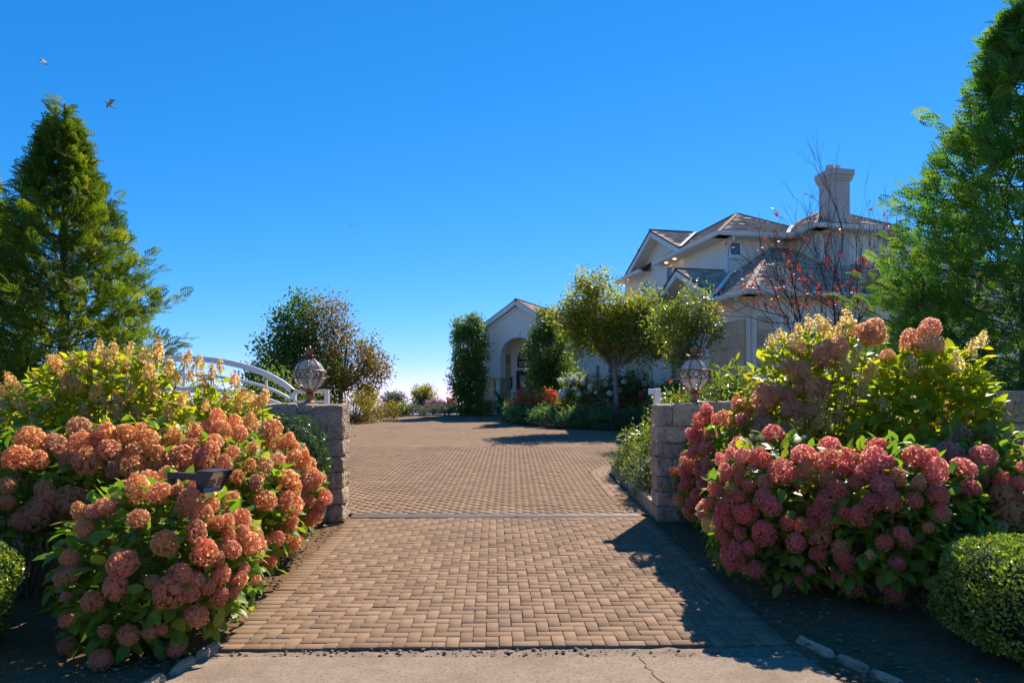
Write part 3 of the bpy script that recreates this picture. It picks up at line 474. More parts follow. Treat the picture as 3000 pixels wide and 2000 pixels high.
# planting beds of dark soil either side of the drive
def bed_z(x, y): return GZ(y) - 0.012 + 0.02 * noise.noise(Vector((x * 2.2, y * 2.2, 0))) + 0.012 * noise.noise(Vector((x * 9, y * 9, 5)))
def bed(name, side):
    V = []; ys = np.linspace(1.5, 9.95, 110); ts = np.linspace(0, 1, 90)
    for y in ys:
        if side < 0: e = -0.055 - 0.0274 * (y - 5.06) - DHW - 0.004 if y > 5.0 else (-2.18 if y > 4.41 else -2.30 - 0.30 * (4.41 - y))
        else: e = -0.055 - 0.0274 * (y - 5.06) + DHW + 0.004 if y > 5.0 else (2.075 + (5.0 - y) * 0.14 if y > 4.41 else 2.15 + 0.34 * (4.41 - y))
        for t in ts:
            x = e + side * 6.5 * t; V.append((x, y, bed_z(x, y) + 0.05 * min(1, t * 8) - 0.008))
    n = len(ts); F = [(j * n + i, j * n + i + 1, (j + 1) * n + i + 1, (j + 1) * n + i) for j in range(len(ys) - 1) for i in range(n - 1)]
    return tag(link(name, newmesh(name, V, [f[::-1] if side < 0 else f for f in F], smooth=True), MT['soil']), kind='structure')
bed('planting_bed', -1); bed('planting_bed', 1)
tag(pebbles('soil_crumbs', 2600, (-3.6, -2.25), (4.2, 9.3), lambda x, y: bed_z(x, y) + 0.028, 0.005, 0.024, surf('crumb', (0.30, 0.19, 0.11), (0.12, 0.075, 0.045), scale=30, rough=0.95, var=0.5)), 'dark soil crumbs and bark bits on the bed left of the drive', 'mulch')
tag(pebbles('soil_crumbs', 3000, (2.1, 4.2), (4.0, 9.3), lambda x, y: bed_z(x, y) + 0.028, 0.005, 0.024, surf('crumb_right', (0.30, 0.19, 0.11), (0.12, 0.075, 0.045), scale=30, rough=0.95, var=0.5)), 'dark soil crumbs and bark bits on the bed right of the drive', 'mulch')
# soil of the far beds and the planter
def soil_patch(name, poly, dz=0.03):
    P = [(x, y, GZ(y) + dz) for x, y in poly]
    return tag(MB().add(P, [list(range(len(P)))]).build(name, MT['soil']), kind='structure')
soil_patch('planter_soil', [(2.1, 10.0)] + [(2.1, 14.2)] + [(4 - 1.9 * math.cos(a), 14.2 + 1.9 * math.sin(a)) for a in np.linspace(0, PI / 2, 12)] + [(9, 16.1), (9, 10.0)], 0.14)
soil_patch('island_soil', [(-0.35, 32), (0.9, 28.95), (2.7, 26.95), (5.2, 26.25), (9, 25.9), (9, 40), (-0.3, 39)], 0.02)

# edging stones where the bed meets the concrete
def edging(x, y, L, rz, w, label):
    o = MB().add(*rough_block(L, w, 0.15, 0.010, 0.05, 0.02, x * 3 + y)).build('edging_stone', MT['edging'])
    o.location = (x, y, -0.105); o.rotation_euler = (0.03, 0, rz); tag(o, label, 'edging stone', 'rough stones edging the flower beds')
for (x, y, L, a, w, lb) in [(2.20, 5.02, 0.38, -1.25, 0.08, 'thin pointed edging stone farthest back, right of the concrete'), (2.315, 4.70, 0.28, -1.2, 0.09, 'second edging stone from the brick corner right of the concrete'), (2.41, 4.43, 0.27, -1.2, 0.09, 'third edging stone from the brick corner right of the concrete'), (2.52, 4.16, 0.29, -1.15, 0.10, 'edging stone nearest the camera on the right')]:
    edging(x, y, L, a, w, lb)
for (x, y, L, a, w, lb) in [(-2.24, 4.95, 0.30, 1.42, 0.08, 'flat edging stone farthest back, left of the concrete'), (-2.29, 4.66, 0.26, 1.40, 0.09, 'rounded edging stone halfway along the left corner of the concrete'), (-2.36, 4.40, 0.24, 1.36, 0.10, 'edging stone nearest the camera on the left')]:
    edging(x, y, L, a + PI, w, lb)

# ------------------------------------------------------------------ stone entrance walls
def chaikin(P, n=3):
    P = [np.array(p, float) for p in P]
    for _ in range(n):
        Q = [P[0]]
        for a, b in zip(P[:-1], P[1:]): Q += [a * 0.75 + b * 0.25, a * 0.25 + b * 0.75]
        P = Q + [P[-1]]
    return np.array(P)
def stone_wall(label, pts, side, levels, fixed, top_rise):
    P = chaikin(pts); L = np.r_[0, np.cumsum(np.linalg.norm(np.diff(P, axis=0), axis=1))]
    root = thing('stone_wall', label, 'wall', (P[0][0], P[0][1], GZ(P[0][1])))
    def at(s): return np.array([np.interp(s, L, P[:, 0]), np.interp(s, L, P[:, 1])])
    z0w = GZ(P[0][1])
    def stone(s0, s1, z0, z1, seed):
        a, b = at(s0), at(s1); c = (a + b) / 2; t = (b - a) / np.linalg.norm(b - a)
        n = np.array([-t[1], t[0]]) if side < 0 else np.array([t[1], -t[0]])
        y = -n; x = np.array([y[1], -y[0]])
        ln = np.linalg.norm(b - a) - 0.007
        st = 0.05 if s0 < 1.0 else 0.14
        ed = rng.normal(0, 0.008)
        D = 0.44
        V, F = rough_block(ln, D, z1 - z0 - 0.007, 0.022 if s0 < 0.02 else 0.014, st, 0.010, seed)
        o = MB().add(V, F).build('stone', MT['stone'], root, smooth=False)
        o.location = (c[0] - P[0][0] + n[0] * ed, c[1] - P[0][1] + n[1] * ed, z0 + 0.003); o.rotation_euler = (0, 0, math.atan2(x[1], x[0]))
    k = 0
    for s0, s1, z0, z1 in fixed: stone(s0, s1, z0, z1, k); k += 1
    fs = max([f[1] for f in fixed]) if fixed else 0
    for c in range(len(levels) - 1):
        z0, z1 = levels[c], levels[c + 1]
        ends = [f[1] for f in fixed if f[2] < z1 - 0.02 and f[3] > z0 + 0.02]
        s = max(ends) if ends else 0
        while s < L[-1] - 0.15:
            w = rng.uniform(0.34, 0.75)
            if s == 0: w = rng.uniform(0.2, 0.5)
            e = min(s + w, L[-1]); rise = top_rise * s / L[-1]
            stone(s, e, z0 + rise * z0 / levels[-1], z1 + rise * z1 / levels[-1] + (rng.uniform(-0.02, 0.01) if c == len(levels) - 2 else 0), k); k += 1; s = e
    core = MB()
    for s in np.arange(0.06, L[-1] - 0.2, 0.2):
        a, b = at(s), at(s + 0.2); t = (b - a) / 0.2; n = np.array([-t[1], t[0]]) if side < 0 else np.array([t[1], -t[0]])
        q = [a - n * 0.04, b - n * 0.04, b - n * 0.40, a - n * 0.40]
        core.prism([(p[0] - P[0][0], p[1] - P[0][1], -0.1) for p in q], (0, 0, levels[-1] + 0.05))
    core.build('mortar', MT['grout'], root)
    return root
lev_l = [0, 0.245, 0.47, 0.69, 0.91, 1.146, 1.40, 1.644]
fix_l = [(0, 0.413, 1.146, 1.63), (0.413, 0.632, 1.517, 1.64), (0.413, 0.632, 1.146, 1.517), (0.632, 1.04, 1.146, 1.644), (0, 0.415, 0.91, 1.146), (0.415, 0.86, 0.91, 1.146),
         (0, 0.22, 0.69, 0.91), (0.22, 0.60, 0.69, 0.91), (0, 0.21, 0.47, 0.69), (0.21, 0.66, 0.47, 0.69), (0, 0.215, 0.245, 0.47), (0.215, 0.7, 0.245, 0.47), (0, 0.22, 0, 0.245), (0.22, 0.62, 0, 0.245)]
WL = stone_wall('grey stone wall with lantern, curving away left of the driveway', [(-2.34, 9.44), (-3.2, 9.44), (-3.9, 9.0), (-4.6, 8.2), (-5.3, 7.3), (-6.3, 6.2)], -1, lev_l, fix_l, 0.14)
lev_r = [0, 0.21, 0.42, 0.632, 0.894, 1.105, 1.33, 1.644]
fix_r = [(0, 0.215, 1.33, 1.63), (0.215, 0.62, 1.33, 1.64), (0, 0.42, 1.105, 1.33), (0, 0.36, 0.894, 1.105), (0, 0.22, 0.632, 0.894), (0.22, 0.5, 0.632, 0.894), (0, 0.30, 0.42, 0.632), (0, 0.34, 0.21, 0.42), (0, 0.38, 0, 0.21)]
WR = stone_wall('tan stone wall with lantern, curving away right of the driveway', [(2.01, 9.46), (3.1, 9.46), (3.9, 9.1), (4.7, 8.3), (5.4, 7.4), (6.4, 6.3)], 1, lev_r, fix_r, 0.22)
# ------------------------------------------------------------------ house
HA = math.atan2(0.196, 0.98)
house = thing('house', 'large cream stucco house with brown shingle hip roofs and gabled arched entry', 'house', (7.4, 21.5, 0), HA)
HM = Matrix.Translation((7.4, 21.5, 0)) @ Matrix.Rotation(HA, 4, 'Z')
EM = HM.inverted() @ (Matrix.Translation((0.304, 38.0, 0)) @ Matrix.Rotation(-math.radians(25), 4, 'Z'))
ID = Matrix.Identity(4)

def clip_poly(poly, clip):
    """Sutherland-Hodgman against a convex CCW polygon, 2-D"""
    out = poly
    for (ax, ay), (bx, by) in zip(clip, clip[1:] + clip[:1]):
        inp, out = out, []
        if not inp: return []
        side = lambda p: (bx - ax) * (p[1] - ay) - (by - ay) * (p[0] - ax)
        for i, p in enumerate(inp):
            q = inp[i - 1]; sp, sq = side(p), side(q)
            if (sp >= 0) != (sq >= 0):
                t = sq / (sq - sp); out.append((q[0] + (p[0] - q[0]) * t, q[1] + (p[1] - q[1]) * t))
            if sp >= 0: out.append(p)
    return out

TABW = [0.25, 0.30, 0.36, 0.42]; EXPO = 0.19
tabs_whole = []; tabs_cut = MB()
def roof(poly, xf=ID, inset=0.0):
    P = [xf @ Vector(p) for p in poly]
    n = (P[1] - P[0]).cross(P[2] - P[0]).normalized()
    if n.z < 0: P = P[::-1]; n = -n
    h = Vector((-n.y, n.x, 0)).normalized(); s = n.cross(h)
    if s.z < 0: h = -h; s = -s
    if h.cross(s).dot(n) < 0: h = -h
    o = P[0]; Q = [((p - o).dot(h), (p - o).dot(s)) for p in P]
    area = sum(a[0] * b[1] - b[0] * a[1] for a, b in zip(Q, Q[1:] + Q[:1]))
    if area < 0: Q = Q[::-1]
    r = MB().prism([p - n * 0.06 for p in P], n * 0.05).build('roof', MT['roof_base'], house)
    x0, x1 = min(q[0] for q in Q), max(q[0] for q in Q); y = min(q[1] for q in Q); y1 = max(q[1] for q in Q)
    while y < y1:
        x = x0 - rng.random() * 0.3
        while x < x1:
            k = rng.integers(4); w = TABW[k]; yo = y + rng.normal(0, 0.008)
            quad = [(x + 0.004, yo), (x + w - 0.004, yo), (x + w - 0.004, y + EXPO + 0.03), (x + 0.004, y + EXPO + 0.03)]
            c = clip_poly(quad, Q)
            if len(c) >= 3:
                a2 = abs(sum(a[0] * b[1] - b[0] * a[1] for a, b in zip(c, c[1:] + c[:1]))) / 2
                M = Matrix((h, s, n)).transposed().to_4x4()
                lift = rng.uniform(0.009, 0.016)
                if a2 > 0.97 * (w - 0.008) * (EXPO + 0.02):
                    M.translation = o + h * (x + w / 2) + s * yo + n * 0.002
                    tabs_whole.append((M, k, lift))
                else:
                    tabs_cut.add([o + h * p[0] + s * p[1] + n * (lift - (lift - 0.004) * (p[1] - y) / (EXPO + 0.03)) for p in c], [list(range(len(c)))])
            x += w
        y += EXPO
    return r

def tab_geo(w, lift=0.013):
    V = np.array([(-w / 2 + 0.004, 0, 0), (w / 2 - 0.004, 0, 0), (-w / 2 + 0.004, 0, lift), (w / 2 - 0.004, 0, lift), (w / 2 - 0.004, EXPO + 0.03, 0.004), (-w / 2 + 0.004, EXPO + 0.03, 0.004)])
    return V, np.array([(0, 1, 3, 2), (2, 3, 4, 5)])

def lowz(a, b): return 5.25
zf1 = lambda a, b: (a, b, 5.25 + 0.51 * b)
zl1 = lambda a, b: (a, b, 5.25 + 0.64 * a)
zf2 = lambda a, b: (a, b, 8.2 + 0.54 * (b - 4.4))
zl2 = lambda a, b: (a, b, 8.2 + 0.65 * (a - 1.4))
zf3 = lambda a, b: (a, b, 8.2 + 0.54 * (b - 2.6))
zl3 = lambda a, b: (a, b, 8.2 + 0.65 * (a - 4.3))
zr3 = lambda a, b: (a, b, 8.2 + 0.70 * (8.1 - a))
# garage wing, skirt roof and its cross gable
roof([zf1(0, 0), zf1(14, 0), zf1(14, 5), zf1(3.96, 5)])
roof([zl1(0, 0), zl1(3.96, 5), zl1(2.46, 5), zl1(0, 2.08)])
roof([zl1(0, 8.32), zl1(2.05, 5.8), zl1(2.05, 17), zl1(0, 17)])
roof([(-0.02, 2.02, 5.36), (2.5, 5.2, 6.87), (-0.02, 5.2, 6.87)])
roof([(-0.02, 8.38, 5.36), (2.5, 5.2, 6.87), (-0.02, 5.2, 6.87)])
roof([zl1(0, 2.15), zl1(0.62, 2.9), zl1(0.62, 3.2), zl1(0, 3.2)])
# upper storey
roof([zf2(1.4, 4.4), zf2(4.3, 4.4), zf2(5.25, 5.54), zf2(3.8, 7.28)])
roof([zl2(1.4, 4.4), zl2(3.8, 7.28), zl2(3.8, 11.1), zl2(1.4, 7.78)])
roof([zl2(1.4, 14.42), zl2(3.8, 11.1), zl2(3.8, 16), zl2(1.4, 16)])
roof([(1.38, 7.72, 8.28), (3.85, 11.1, 9.85), (1.38, 11.1, 9.85)])
roof([(1.38, 14.48, 8.28), (3.85, 11.1, 9.85), (1.38, 11.1, 9.85)])
roof([zl2(1.4, 7.85), zl2(2.05, 8.75), zl2(2.05, 10.65), zl2(1.4, 10.65)])
roof([zl2(1.4, 12.3), zl2(2.05, 12.3), zl2(2.05, 13.5), zl2(1.4, 14.4)])
roof([(3.8, 7.28, 9.755), (6.2, 4.4, 8.2), (6.2, 14, 8.2), (3.8, 14, 9.755)])
roof([zl3(4.3, 2.6), zl3(5.95, 4.58), zl3(5.95, 6.2), zl3(5.25, 5.54), zl3(4.3, 4.4)])
roof([zf3(4.3, 2.6), zf3(8.1, 2.6), zf3(6.55, 4.6), zf3(5.95, 4.58)])
roof([zr3(8.1, 2.6), zr3(8.1, 8), zr3(6.55, 8), zr3(6.55, 4.6)])
# entry gable and the low roofs beside it
roof([(0, -0.3, 7.28), (0, 8, 7.28), (2.4, 8, 5.79), (2.4, -0.3, 5.79)], EM)
roof([(0, -0.3, 7.28), (0, 8, 7.28), (-2.4, 8, 5.79), (-2.4, -0.3, 5.79)], EM)
roof([(-3.6, 0.5, 5.1), (-1.95, 0.5, 5.1), (-1.95, 2.2, 5.9), (-2.6, 2.2, 5.9)], EM)
roof([(2.3, 0.9, 5.15), (6.2, 0.9, 5.15), (6.2, 4.5, 7.1), (2.3, 4.5, 7.1)], EM)
# the largest shingles are pieces of their own, the rest one mesh
def seen(t):
    p = HM @ t[0].translation; return (p - Vector((0, 0, EYE))).length + (6 if t[0].translation.y > 3 else 0)
tabs_whole.sort(key=seen)
tabme = [newmesh('shingle', *tab_geo(w)) for w in TABW]
for M, k, lift in tabs_whole[:300]:
    o = link('shingle', tabme[k], MT['shingle'], house); o.matrix_basis = M
Vs = []; Fs = []; n0 = 0
for M, k, lift in tabs_whole[300:]:
    V, F = tab_geo(TABW[k], lift); R = np.array(M.to_3x3()); Vs.append(V @ R.T + np.array(M.translation)); Fs.append(F + n0); n0 += 6
R = np.repeat(rng.random(len(Fs)), 2)
tag(link('shingle', newmesh('shingle', np.vstack(Vs), np.vstack(Fs), R), MT['shingle'], house), kind='stuff')
oc = tabs_cut.build('shingle', MT['shingle'], house, kind='stuff')
at_ = oc.data.attributes.new('rnd', 'FLOAT', 'FACE'); at_.data.foreach_set('value', rng.random(len(oc.data.polygons)).astype(np.float32))
# hip and ridge caps
def cap(a, b, xf=ID): MB().bar(xf @ Vector(a) + Vector((0, 0, 0.02)), xf @ Vector(b) + Vector((0, 0, 0.012)), 0.15, 0.03).build('ridge_cap', MT['shingle'], house)
for a, b in [((0, 0, 5.25), zf1(3.96, 5)), ((-0.05, 5.2, 6.87), (2.4, 5.2, 6.87)), ((1.4, 4.4, 8.2), (3.8, 7.28, 9.76)), ((3.8, 7.28, 9.76), (3.8, 14, 9.76)), ((1.35, 11.1, 9.86), (3.8, 11.1, 9.86)), ((3.8, 7.28, 9.76), (5.25, 5.54, 8.82)), (zf3(4.3, 2.6), zf3(5.95, 4.58)), (zf3(5.95, 4.58), zf3(6.55, 4.6)), (zf3(6.55, 4.6), zf3(8.1, 2.6))]: cap(a, b)
cap((0, -0.33, 7.29), (0, 8, 7.29), EM)
for a, b in [((0.02, 2.12, 5.41), (2.42, 5.15, 6.87)), ((1.43, 7.85, 8.36), (3.7, 11.0, 9.82)), ((4.33, 4.42, 8.26), (5.22, 5.5, 8.85))]:
    MB().bar(Vector(a) + Vector((0, 0, 0.035)), Vector(b) + Vector((0, 0, 0.035)), 0.15, 0.012).build('valley_flashing', MT['flash'], house)

def wallbox(x0, x1, y0, y1, z0, z1, xf=ID, name='wall', mat='stucco'):
    return MB().box(x0, x1, y0, y1, z0, z1).build(name, MT[mat], house, xf=xf)
# walls (local a to the right, b to the back)
wallbox(0.6, 0.9, 0.6, 17.2, 0.0, 5.13); wallbox(0.903, 14, 0.6, 0.9, 0.0, 5.13)
wallbox(2.0, 2.3, 5.0, 16, 4.5, 8.1); wallbox(2.303, 4.9, 5.0, 5.3, 4.5, 8.1)
wallbox(4.9, 5.2, 3.2, 5.4, 4.5, 8.1); wallbox(5.203, 12, 3.2, 3.5, 4.5, 8.1)
MB().prism([(0.6, 2.3, 5.133), (0.6, 8.1, 5.133), (0.6, 5.2, 6.68)], (0.3, 0, 0)).build('gable_wall', MT['stucco'], house)
MB().prism([(2.0, 8.0, 8.103), (2.0, 14.2, 8.103), (2.0, 11.1, 9.66)], (0.3, 0, 0)).build('gable_wall', MT['stucco'], house)
# soffits, gutters and fascias
def eave(a, b, z, out, xf=ID):
    """gutter along the eave from a to b, soffit reaching back by the vector out"""
    A = Vector((a[0], a[1], z)); B = Vector((b[0], b[1], z)); o3 = Vector((out[0], out[1], 0))
    d = (B - A).normalized()
    MB().prism([A + o3 * 0.02 - Vector((0, 0, 0.13)), B + o3 * 0.02 - Vector((0, 0, 0.13)), B + o3 - Vector((0, 0, 0.13)), A + o3 - Vector((0, 0, 0.13))], (0, 0, 0.03)).build('soffit', MT['trim'], house, xf=xf)
    u = o3.normalized()
    prof = [(0, 0.0), (0.0, -0.15), (-0.05, -0.15), (-0.09, -0.10), (-0.11, -0.02), (-0.11, 0.0)]
    MB().prism([A + u * p[0] + Vector((0, 0, p[1])) for p in prof], B - A).build('gutter', MT['trim'], house, xf=xf)
eave((-0.05, 0), (14, 0), 5.26, (0, 0.6)); eave((0, -0.05), (0, 3.2), 5.26, (0.6, 0)); eave((0, 8.3), (0, 17), 5.26, (0.6, 0))
eave((1.35, 4.4), (4.3, 4.4), 8.21, (0, 0.6)); eave((1.4, 4.35), (1.4, 10.65), 8.21, (0.6, 0)); eave((1.4, 12.3), (1.4, 16), 8.21, (0.6, 0))
eave((4.3, 2.55), (4.3, 4.4), 8.21, (0.6, 0)); eave((4.25, 2.6), (8.1, 2.6), 8.21, (0, 0.6))
eave((-3.6, 0.5), (-1.95, 0.5), 5.11, (0, 0.6), EM); eave((2.3, 0.9), (6.2, 0.9), 5.16, (0, 0.6), EM)
# rakes
def rake(p, q, w, h, xf=ID, up=(0, 0, 1)):
    MB().bar(p, q, w, h, up).build('rake_board', MT['trim'], house, xf=xf)
for (x, bc, zt, hw, sl_) in [(0.0, 5.2, 6.87, 3.2, 0.473), (1.4, 11.1, 9.85, 3.35, 0.464)]:
    for sg in (-1, 1):
        rake((x + 0.06, bc, zt - 0.17), (x + 0.06, bc + sg * hw, zt - 0.17 - hw * sl_), 0.10, 0.26)
        rake((x + 0.34, bc, zt - 0.20), (x + 0.34, bc + sg * hw, zt - 0.20 - hw * sl_), 0.52, 0.06)
        rake((x + 0.585, bc, zt - 0.42), (x + 0.585, bc + sg * (hw - 0.6), zt - 0.42 - (hw - 0.6) * sl_), 0.04, 0.14)
for sg in (-1, 1):
    rake((0, -0.26, 7.12), (sg * 2.4, -0.26, 7.12 - 2.4 * 0.62), 0.08, 0.24, EM)
    rake((0, -0.12, 7.05), (sg * 2.3, -0.12, 7.05 - 2.3 * 0.62), 0.24, 0.05, EM)
    rake((0, -0.025, 6.86), (sg * 1.9, -0.025, 6.86 - 1.9 * 0.62), 0.045, 0.14, EM)
# chimney
ch = MB().box(5.19, 5.95, 2.95, 3.72, 6.5, 10.12).build('chimney', MT['chimney'], house, bevel=0.01)
MB().box(5.14, 6.0, 2.90, 3.77, 9.94, 10.02).box(5.11, 6.03, 2.87, 3.80, 10.023, 10.14).box(5.075, 6.065, 2.835, 3.835, 10.143, 10.36).build('cap', MT['chimney'], ch, bevel=0.008)
for x in (5.36, 5.66):
    MB().add([(x + sx * k, 3.33 + sy * k, z) for z, k in ((10.34, 0.125), (10.40, 0.125), (10.62, 0.085)) for sx, sy in ((-1, -1), (1, -1), (1, 1), (-1, 1))], [(0, 1, 5, 4), (1, 2, 6, 5), (2, 3, 7, 6), (3, 0, 4, 7), (4, 5, 9, 8), (5, 6, 10, 9), (6, 7, 11, 10), (7, 4, 8, 11), (8, 9, 10, 11)]).build('flue', MT['chimney'], ch)
c2 = MB().box(6.4, 7.2, 13.5, 14.3, 7.5, 10.5).build('chimney', MT['chimney'], house); MB().box(6.3, 7.3, 13.4, 14.4, 10.3, 10.55).build('cap', MT['chimney'], c2)
for x in (6.55, 6.95): MB().box(x - .12, x + .12, 13.7, 13.95, 10.5, 10.85).build('flue', MT['chimney'], c2)

# windows: frame proud of the wall, pane set back in it
def window(p0, p1, z0, z1, nrm, xf=ID, nx=2, nz=2, sill=True, fw=0.07):
    """rectangle between wall points p0, p1 (2-D) with outward normal nrm"""
    A = Vector((p0[0], p0[1], 0)); d = Vector((p1[0] - p0[0], p1[1] - p0[1], 0)); L = d.length; d /= L; n = Vector((nrm[0], nrm[1], 0))
    P = lambda u, v, k: A + d * u + Vector((0, 0, v)) + n * k
    w = MB()
    def slab(u0, u1, v0, v1, k0, k1, mb): mb.prism([P(u0, v0, k0), P(u1, v0, k0), P(u1, v1, k0), P(u0, v1, k0)], n * (k1 - k0))
    slab(-fw, 0, z0 - fw, z1 + fw, 0.001, 0.06, w); slab(L, L + fw, z0 - fw, z1 + fw, 0.001, 0.06, w)
    slab(0, L, z1, z1 + fw, 0.001, 0.06, w); slab(0, L, z0 - fw, z0, 0.001, 0.06, w)
    o = w.build('window', MT['trim'], house, xf=xf)
    g = MB(); slab(0.001, L - 0.001, z0 + 0.001, z1 - 0.001, 0.004, 0.012, g); g.build('pane', MT['pane'], o, xf=xf)
    for i in range(1, nx):
        m = MB(); u = L * i / nx; slab(u - 0.02, u + 0.02, z0, z1, 0.013, 0.04, m); m.build('mullion', MT['trim'], o, xf=xf)
    for i in range(1, nz):
        m = MB(); v = z0 + (z1 - z0) * i / nz; slab(0, L, v - 0.02, v + 0.02, 0.013, 0.038, m); m.build('mullion', MT['trim'], o, xf=xf)
    if sill:
        m = MB(); slab(-0.14, L + 0.14, z0 - fw - 0.10, z0 - fw - 0.003, 0.001, 0.12, m); m.build('sill', MT['trim'], o, xf=xf)
    return o
window((2.19, 5.0), (2.60, 5.0), 7.46, 7.92, (0, -1), nx=1, nz=1)
window((2.0, 10.4), (2.0, 9.8), 6.6, 7.9, (-1, 0), nx=1, nz=1)
window((2.0, 13.6), (2.0, 12.7), 6.9, 7.7, (-1, 0), nx=1, nz=1)
window((0.6, 6.8), (0.6, 5.4), 1.6, 4.6, (-1, 0), nx=3, nz=3)
window((0.6, 14.6), (0.6, 13.4), 1.5, 3.9, (-1, 0), nx=2, nz=3)
window((2.75, 1.5), (3.45, 1.5), 1.5, 3.6, (0, -1), EM, nx=2, nz=3)
window((4.1, 1.5), (4.7, 1.5), 1.2, 3.6, (0, -1), EM, nx=2, nz=3)
# arched white surround on the garage front
aw = MB(); N = 14
for i in range(N):
    a0, a1 = PI * i / N, PI * (i + 1) / N
    q = [(2.3 + r * math.cos(a), 0.598, 3.4 + r * math.sin(a)) for r, a in ((0.75, a0), (0.95, a0), (0.95, a1), (0.75, a1))]
    aw.prism(q, (0, -0.07, 0))
aw.box(1.35, 1.55, 0.528, 0.598, 0.6, 3.4).box(3.05, 3.25, 0.528, 0.598, 0.6, 3.4)
awo = aw.build('arched_window', MT['trim'], house)
MB().prism([(1.56, 0.59, 0.6), (3.04, 0.59, 0.6)] + [(2.3 + 0.74 * math.cos(a), 0.59, 3.4 + 0.74 * math.sin(a)) for a in np.linspace(0, PI, 12)], (0, -0.01, 0)).build('pane', MT['pane'], awo)
# limestone panels laid in tiles
def stone_panel(p0, p1, z0, z1, nrm, xf=ID, tw=0.75, th=0.5):
    A = Vector((p0[0], p0[1], 0)); d = Vector((p1[0] - p0[0], p1[1] - p0[1], 0)); L = d.length; d /= L; n = Vector((nrm[0], nrm[1], 0))
    back = MB().prism([A + Vector((0, 0, z0)) + n * 0.001, A + d * L + Vector((0, 0, z0)) + n * 0.001, A + d * L + Vector((0, 0, z1)) + n * 0.001, A + Vector((0, 0, z1)) + n * 0.001], n * 0.012).build('stone_panel', MT['grout'], house, xf=xf)
    z = z1; r = 0
    while z > z0 + 0.05:
        h = min(th * rng.uniform(0.7, 1.15), z - z0); u = 0
        while u < L - 0.02:
            w = tw * rng.uniform(0.6, 1.3)
            if L - u - w < 0.25: w = L - u
            k = 0.026 + rng.uniform(0, 0.008)
            q = [A + d * a + Vector((0, 0, b)) + n * 0.0135 for a, b in ((u + 0.004, z - h + 0.004), (u + w - 0.004, z - h + 0.004), (u + w - 0.004, z - 0.004), (u + 0.004, z - 0.004))]
            MB().prism(q, n * k).build('tile', MT['limestone'], back, xf=xf); u += w
        z -= h; r += 1
stone_panel((0.6, 3.55), (0.6, 1.1), 0.9, 4.47, (-1, 0)); stone_panel((0.72, 0.6), (1.3, 0.6), 0.9, 4.49, (0, -1)); stone_panel((3.4, 0.6), (6.0, 0.6), 0.9, 4.49, (0, -1))
stone_panel((0.6, 12.2), (0.6, 8.9), 0.9, 4.5, (-1, 0))
# downspouts
def spout(pts, name='downspout'): MB().tube(pts, 0.05, 8).build(name, MT['trim'], house, smooth=True)
spout([(0.05, 0.75, 5.12), (0.05, 0.75, 5.02), (0.5, 0.78, 4.72), (0.54, 0.78, 4.6), (0.54, 0.78, 0.6)])
spout([(2.05, 4.45, 8.08), (2.05, 4.45, 7.98), (2.02, 4.9, 7.7), (2.02, 4.93, 7.6), (2.02, 4.93, 6.4)])
# soffit lights, lit
lampm, nt_, b_ = nmat('soffit_lamp'); b_.inputs['Emission Color'].default_value = (1, 0.55, 0.2, 1); b_.inputs['Emission Strength'].default_value = 2.2; b_.inputs['Base Color'].default_value = (1, 0.7, 0.4, 1)
for p in [(0.3, 2.75, 5.125), (1.7, 9.0, 8.075), (1.7, 9.9, 8.075)]:
    MB().lathe([(0.06, 0), (0.075, -0.012), (0.075, -0.004)][:2], p, 12).build('soffit_light', lampm, house)
MB().lathe([(0.06, 0), (0.075, -0.012)], (-2.4, 0.8, 4.975), 12).build('soffit_light', lampm, house, xf=EM)

# ---- arched entry porch
AX, AR, ASP, AB = 0.05, 1.1, 4.1, 3.07
xsn = sorted(set([round(x, 4) for x in np.linspace(-1.95, 1.95, 14)] + [round(AX - AR * math.cos(t), 4) for t in np.linspace(0, PI, 29)]))
def bot(x): return ASP + math.sqrt(max(0, AR * AR - (x - AX) ** 2))
def topz(x): return 7.0 - 0.62 * abs(x)
w = MB(); D = 0.7
for x0, x1 in zip(xsn[:-1], xsn[1:]):
    xm = (x0 + x1) / 2; ins = abs(xm - AX) < AR
    b0, b1 = (bot(x0), bot(x1)) if ins else (AB, AB)
    segs = [(x0, x1, b0, b1)]
    w.add([(x0, 0, b0), (x1, 0, b1), (x1, 0, topz(x1)), (x0, 0, topz(x0)), (x0, D, b0), (x1, D, b1), (x1, D, topz(x1)), (x0, D, topz(x0))], [(0, 1, 2, 3), (5, 4, 7, 6), (0, 4, 5, 1)])
for sx, flip in ((AX - AR, 0), (AX + AR, 1)):
    q = [(sx, 0, AB), (sx, D, AB), (sx, D, ASP), (sx, 0, ASP)]; w.add(q, [(0, 1, 2, 3) if not flip else (3, 2, 1, 0)])
for sx in (-1.95, 1.95): w.add([(sx, 0, AB), (sx, D, AB), (sx, D, topz(sx)), (sx, 0, topz(sx))], [(0, 1, 2, 3)])
w.build('porch_wall', MT['stucco'], house, xf=EM)
tr = MB(); N = 26
for i in range(N):
    a0, a1 = PI * i / N, PI * (i + 1) / N
    tr.prism([(AX + r * math.cos(a), -0.001, ASP + r * math.sin(a)) for r, a in ((AR, a0), (AR + 0.16, a0), (AR + 0.16, a1), (AR, a1))], (0, -0.05, 0))
for x in (AX - AR - 0.16, AX + AR): tr.box(x, x + 0.16, -0.051, -0.001, AB + 0.12, ASP)
tr.build('arch_trim', MT['trim'], house, xf=EM)
MB().prism([(AX - 0.10, -0.002, ASP + AR - 0.02), (AX + 0.10, -0.002, ASP + AR - 0.02), (AX + 0.15, -0.002, ASP + AR + 0.36), (AX - 0.15, -0.002, ASP + AR + 0.36)], (0, -0.10, 0)).build('keystone', MT['trim'], house, xf=EM)
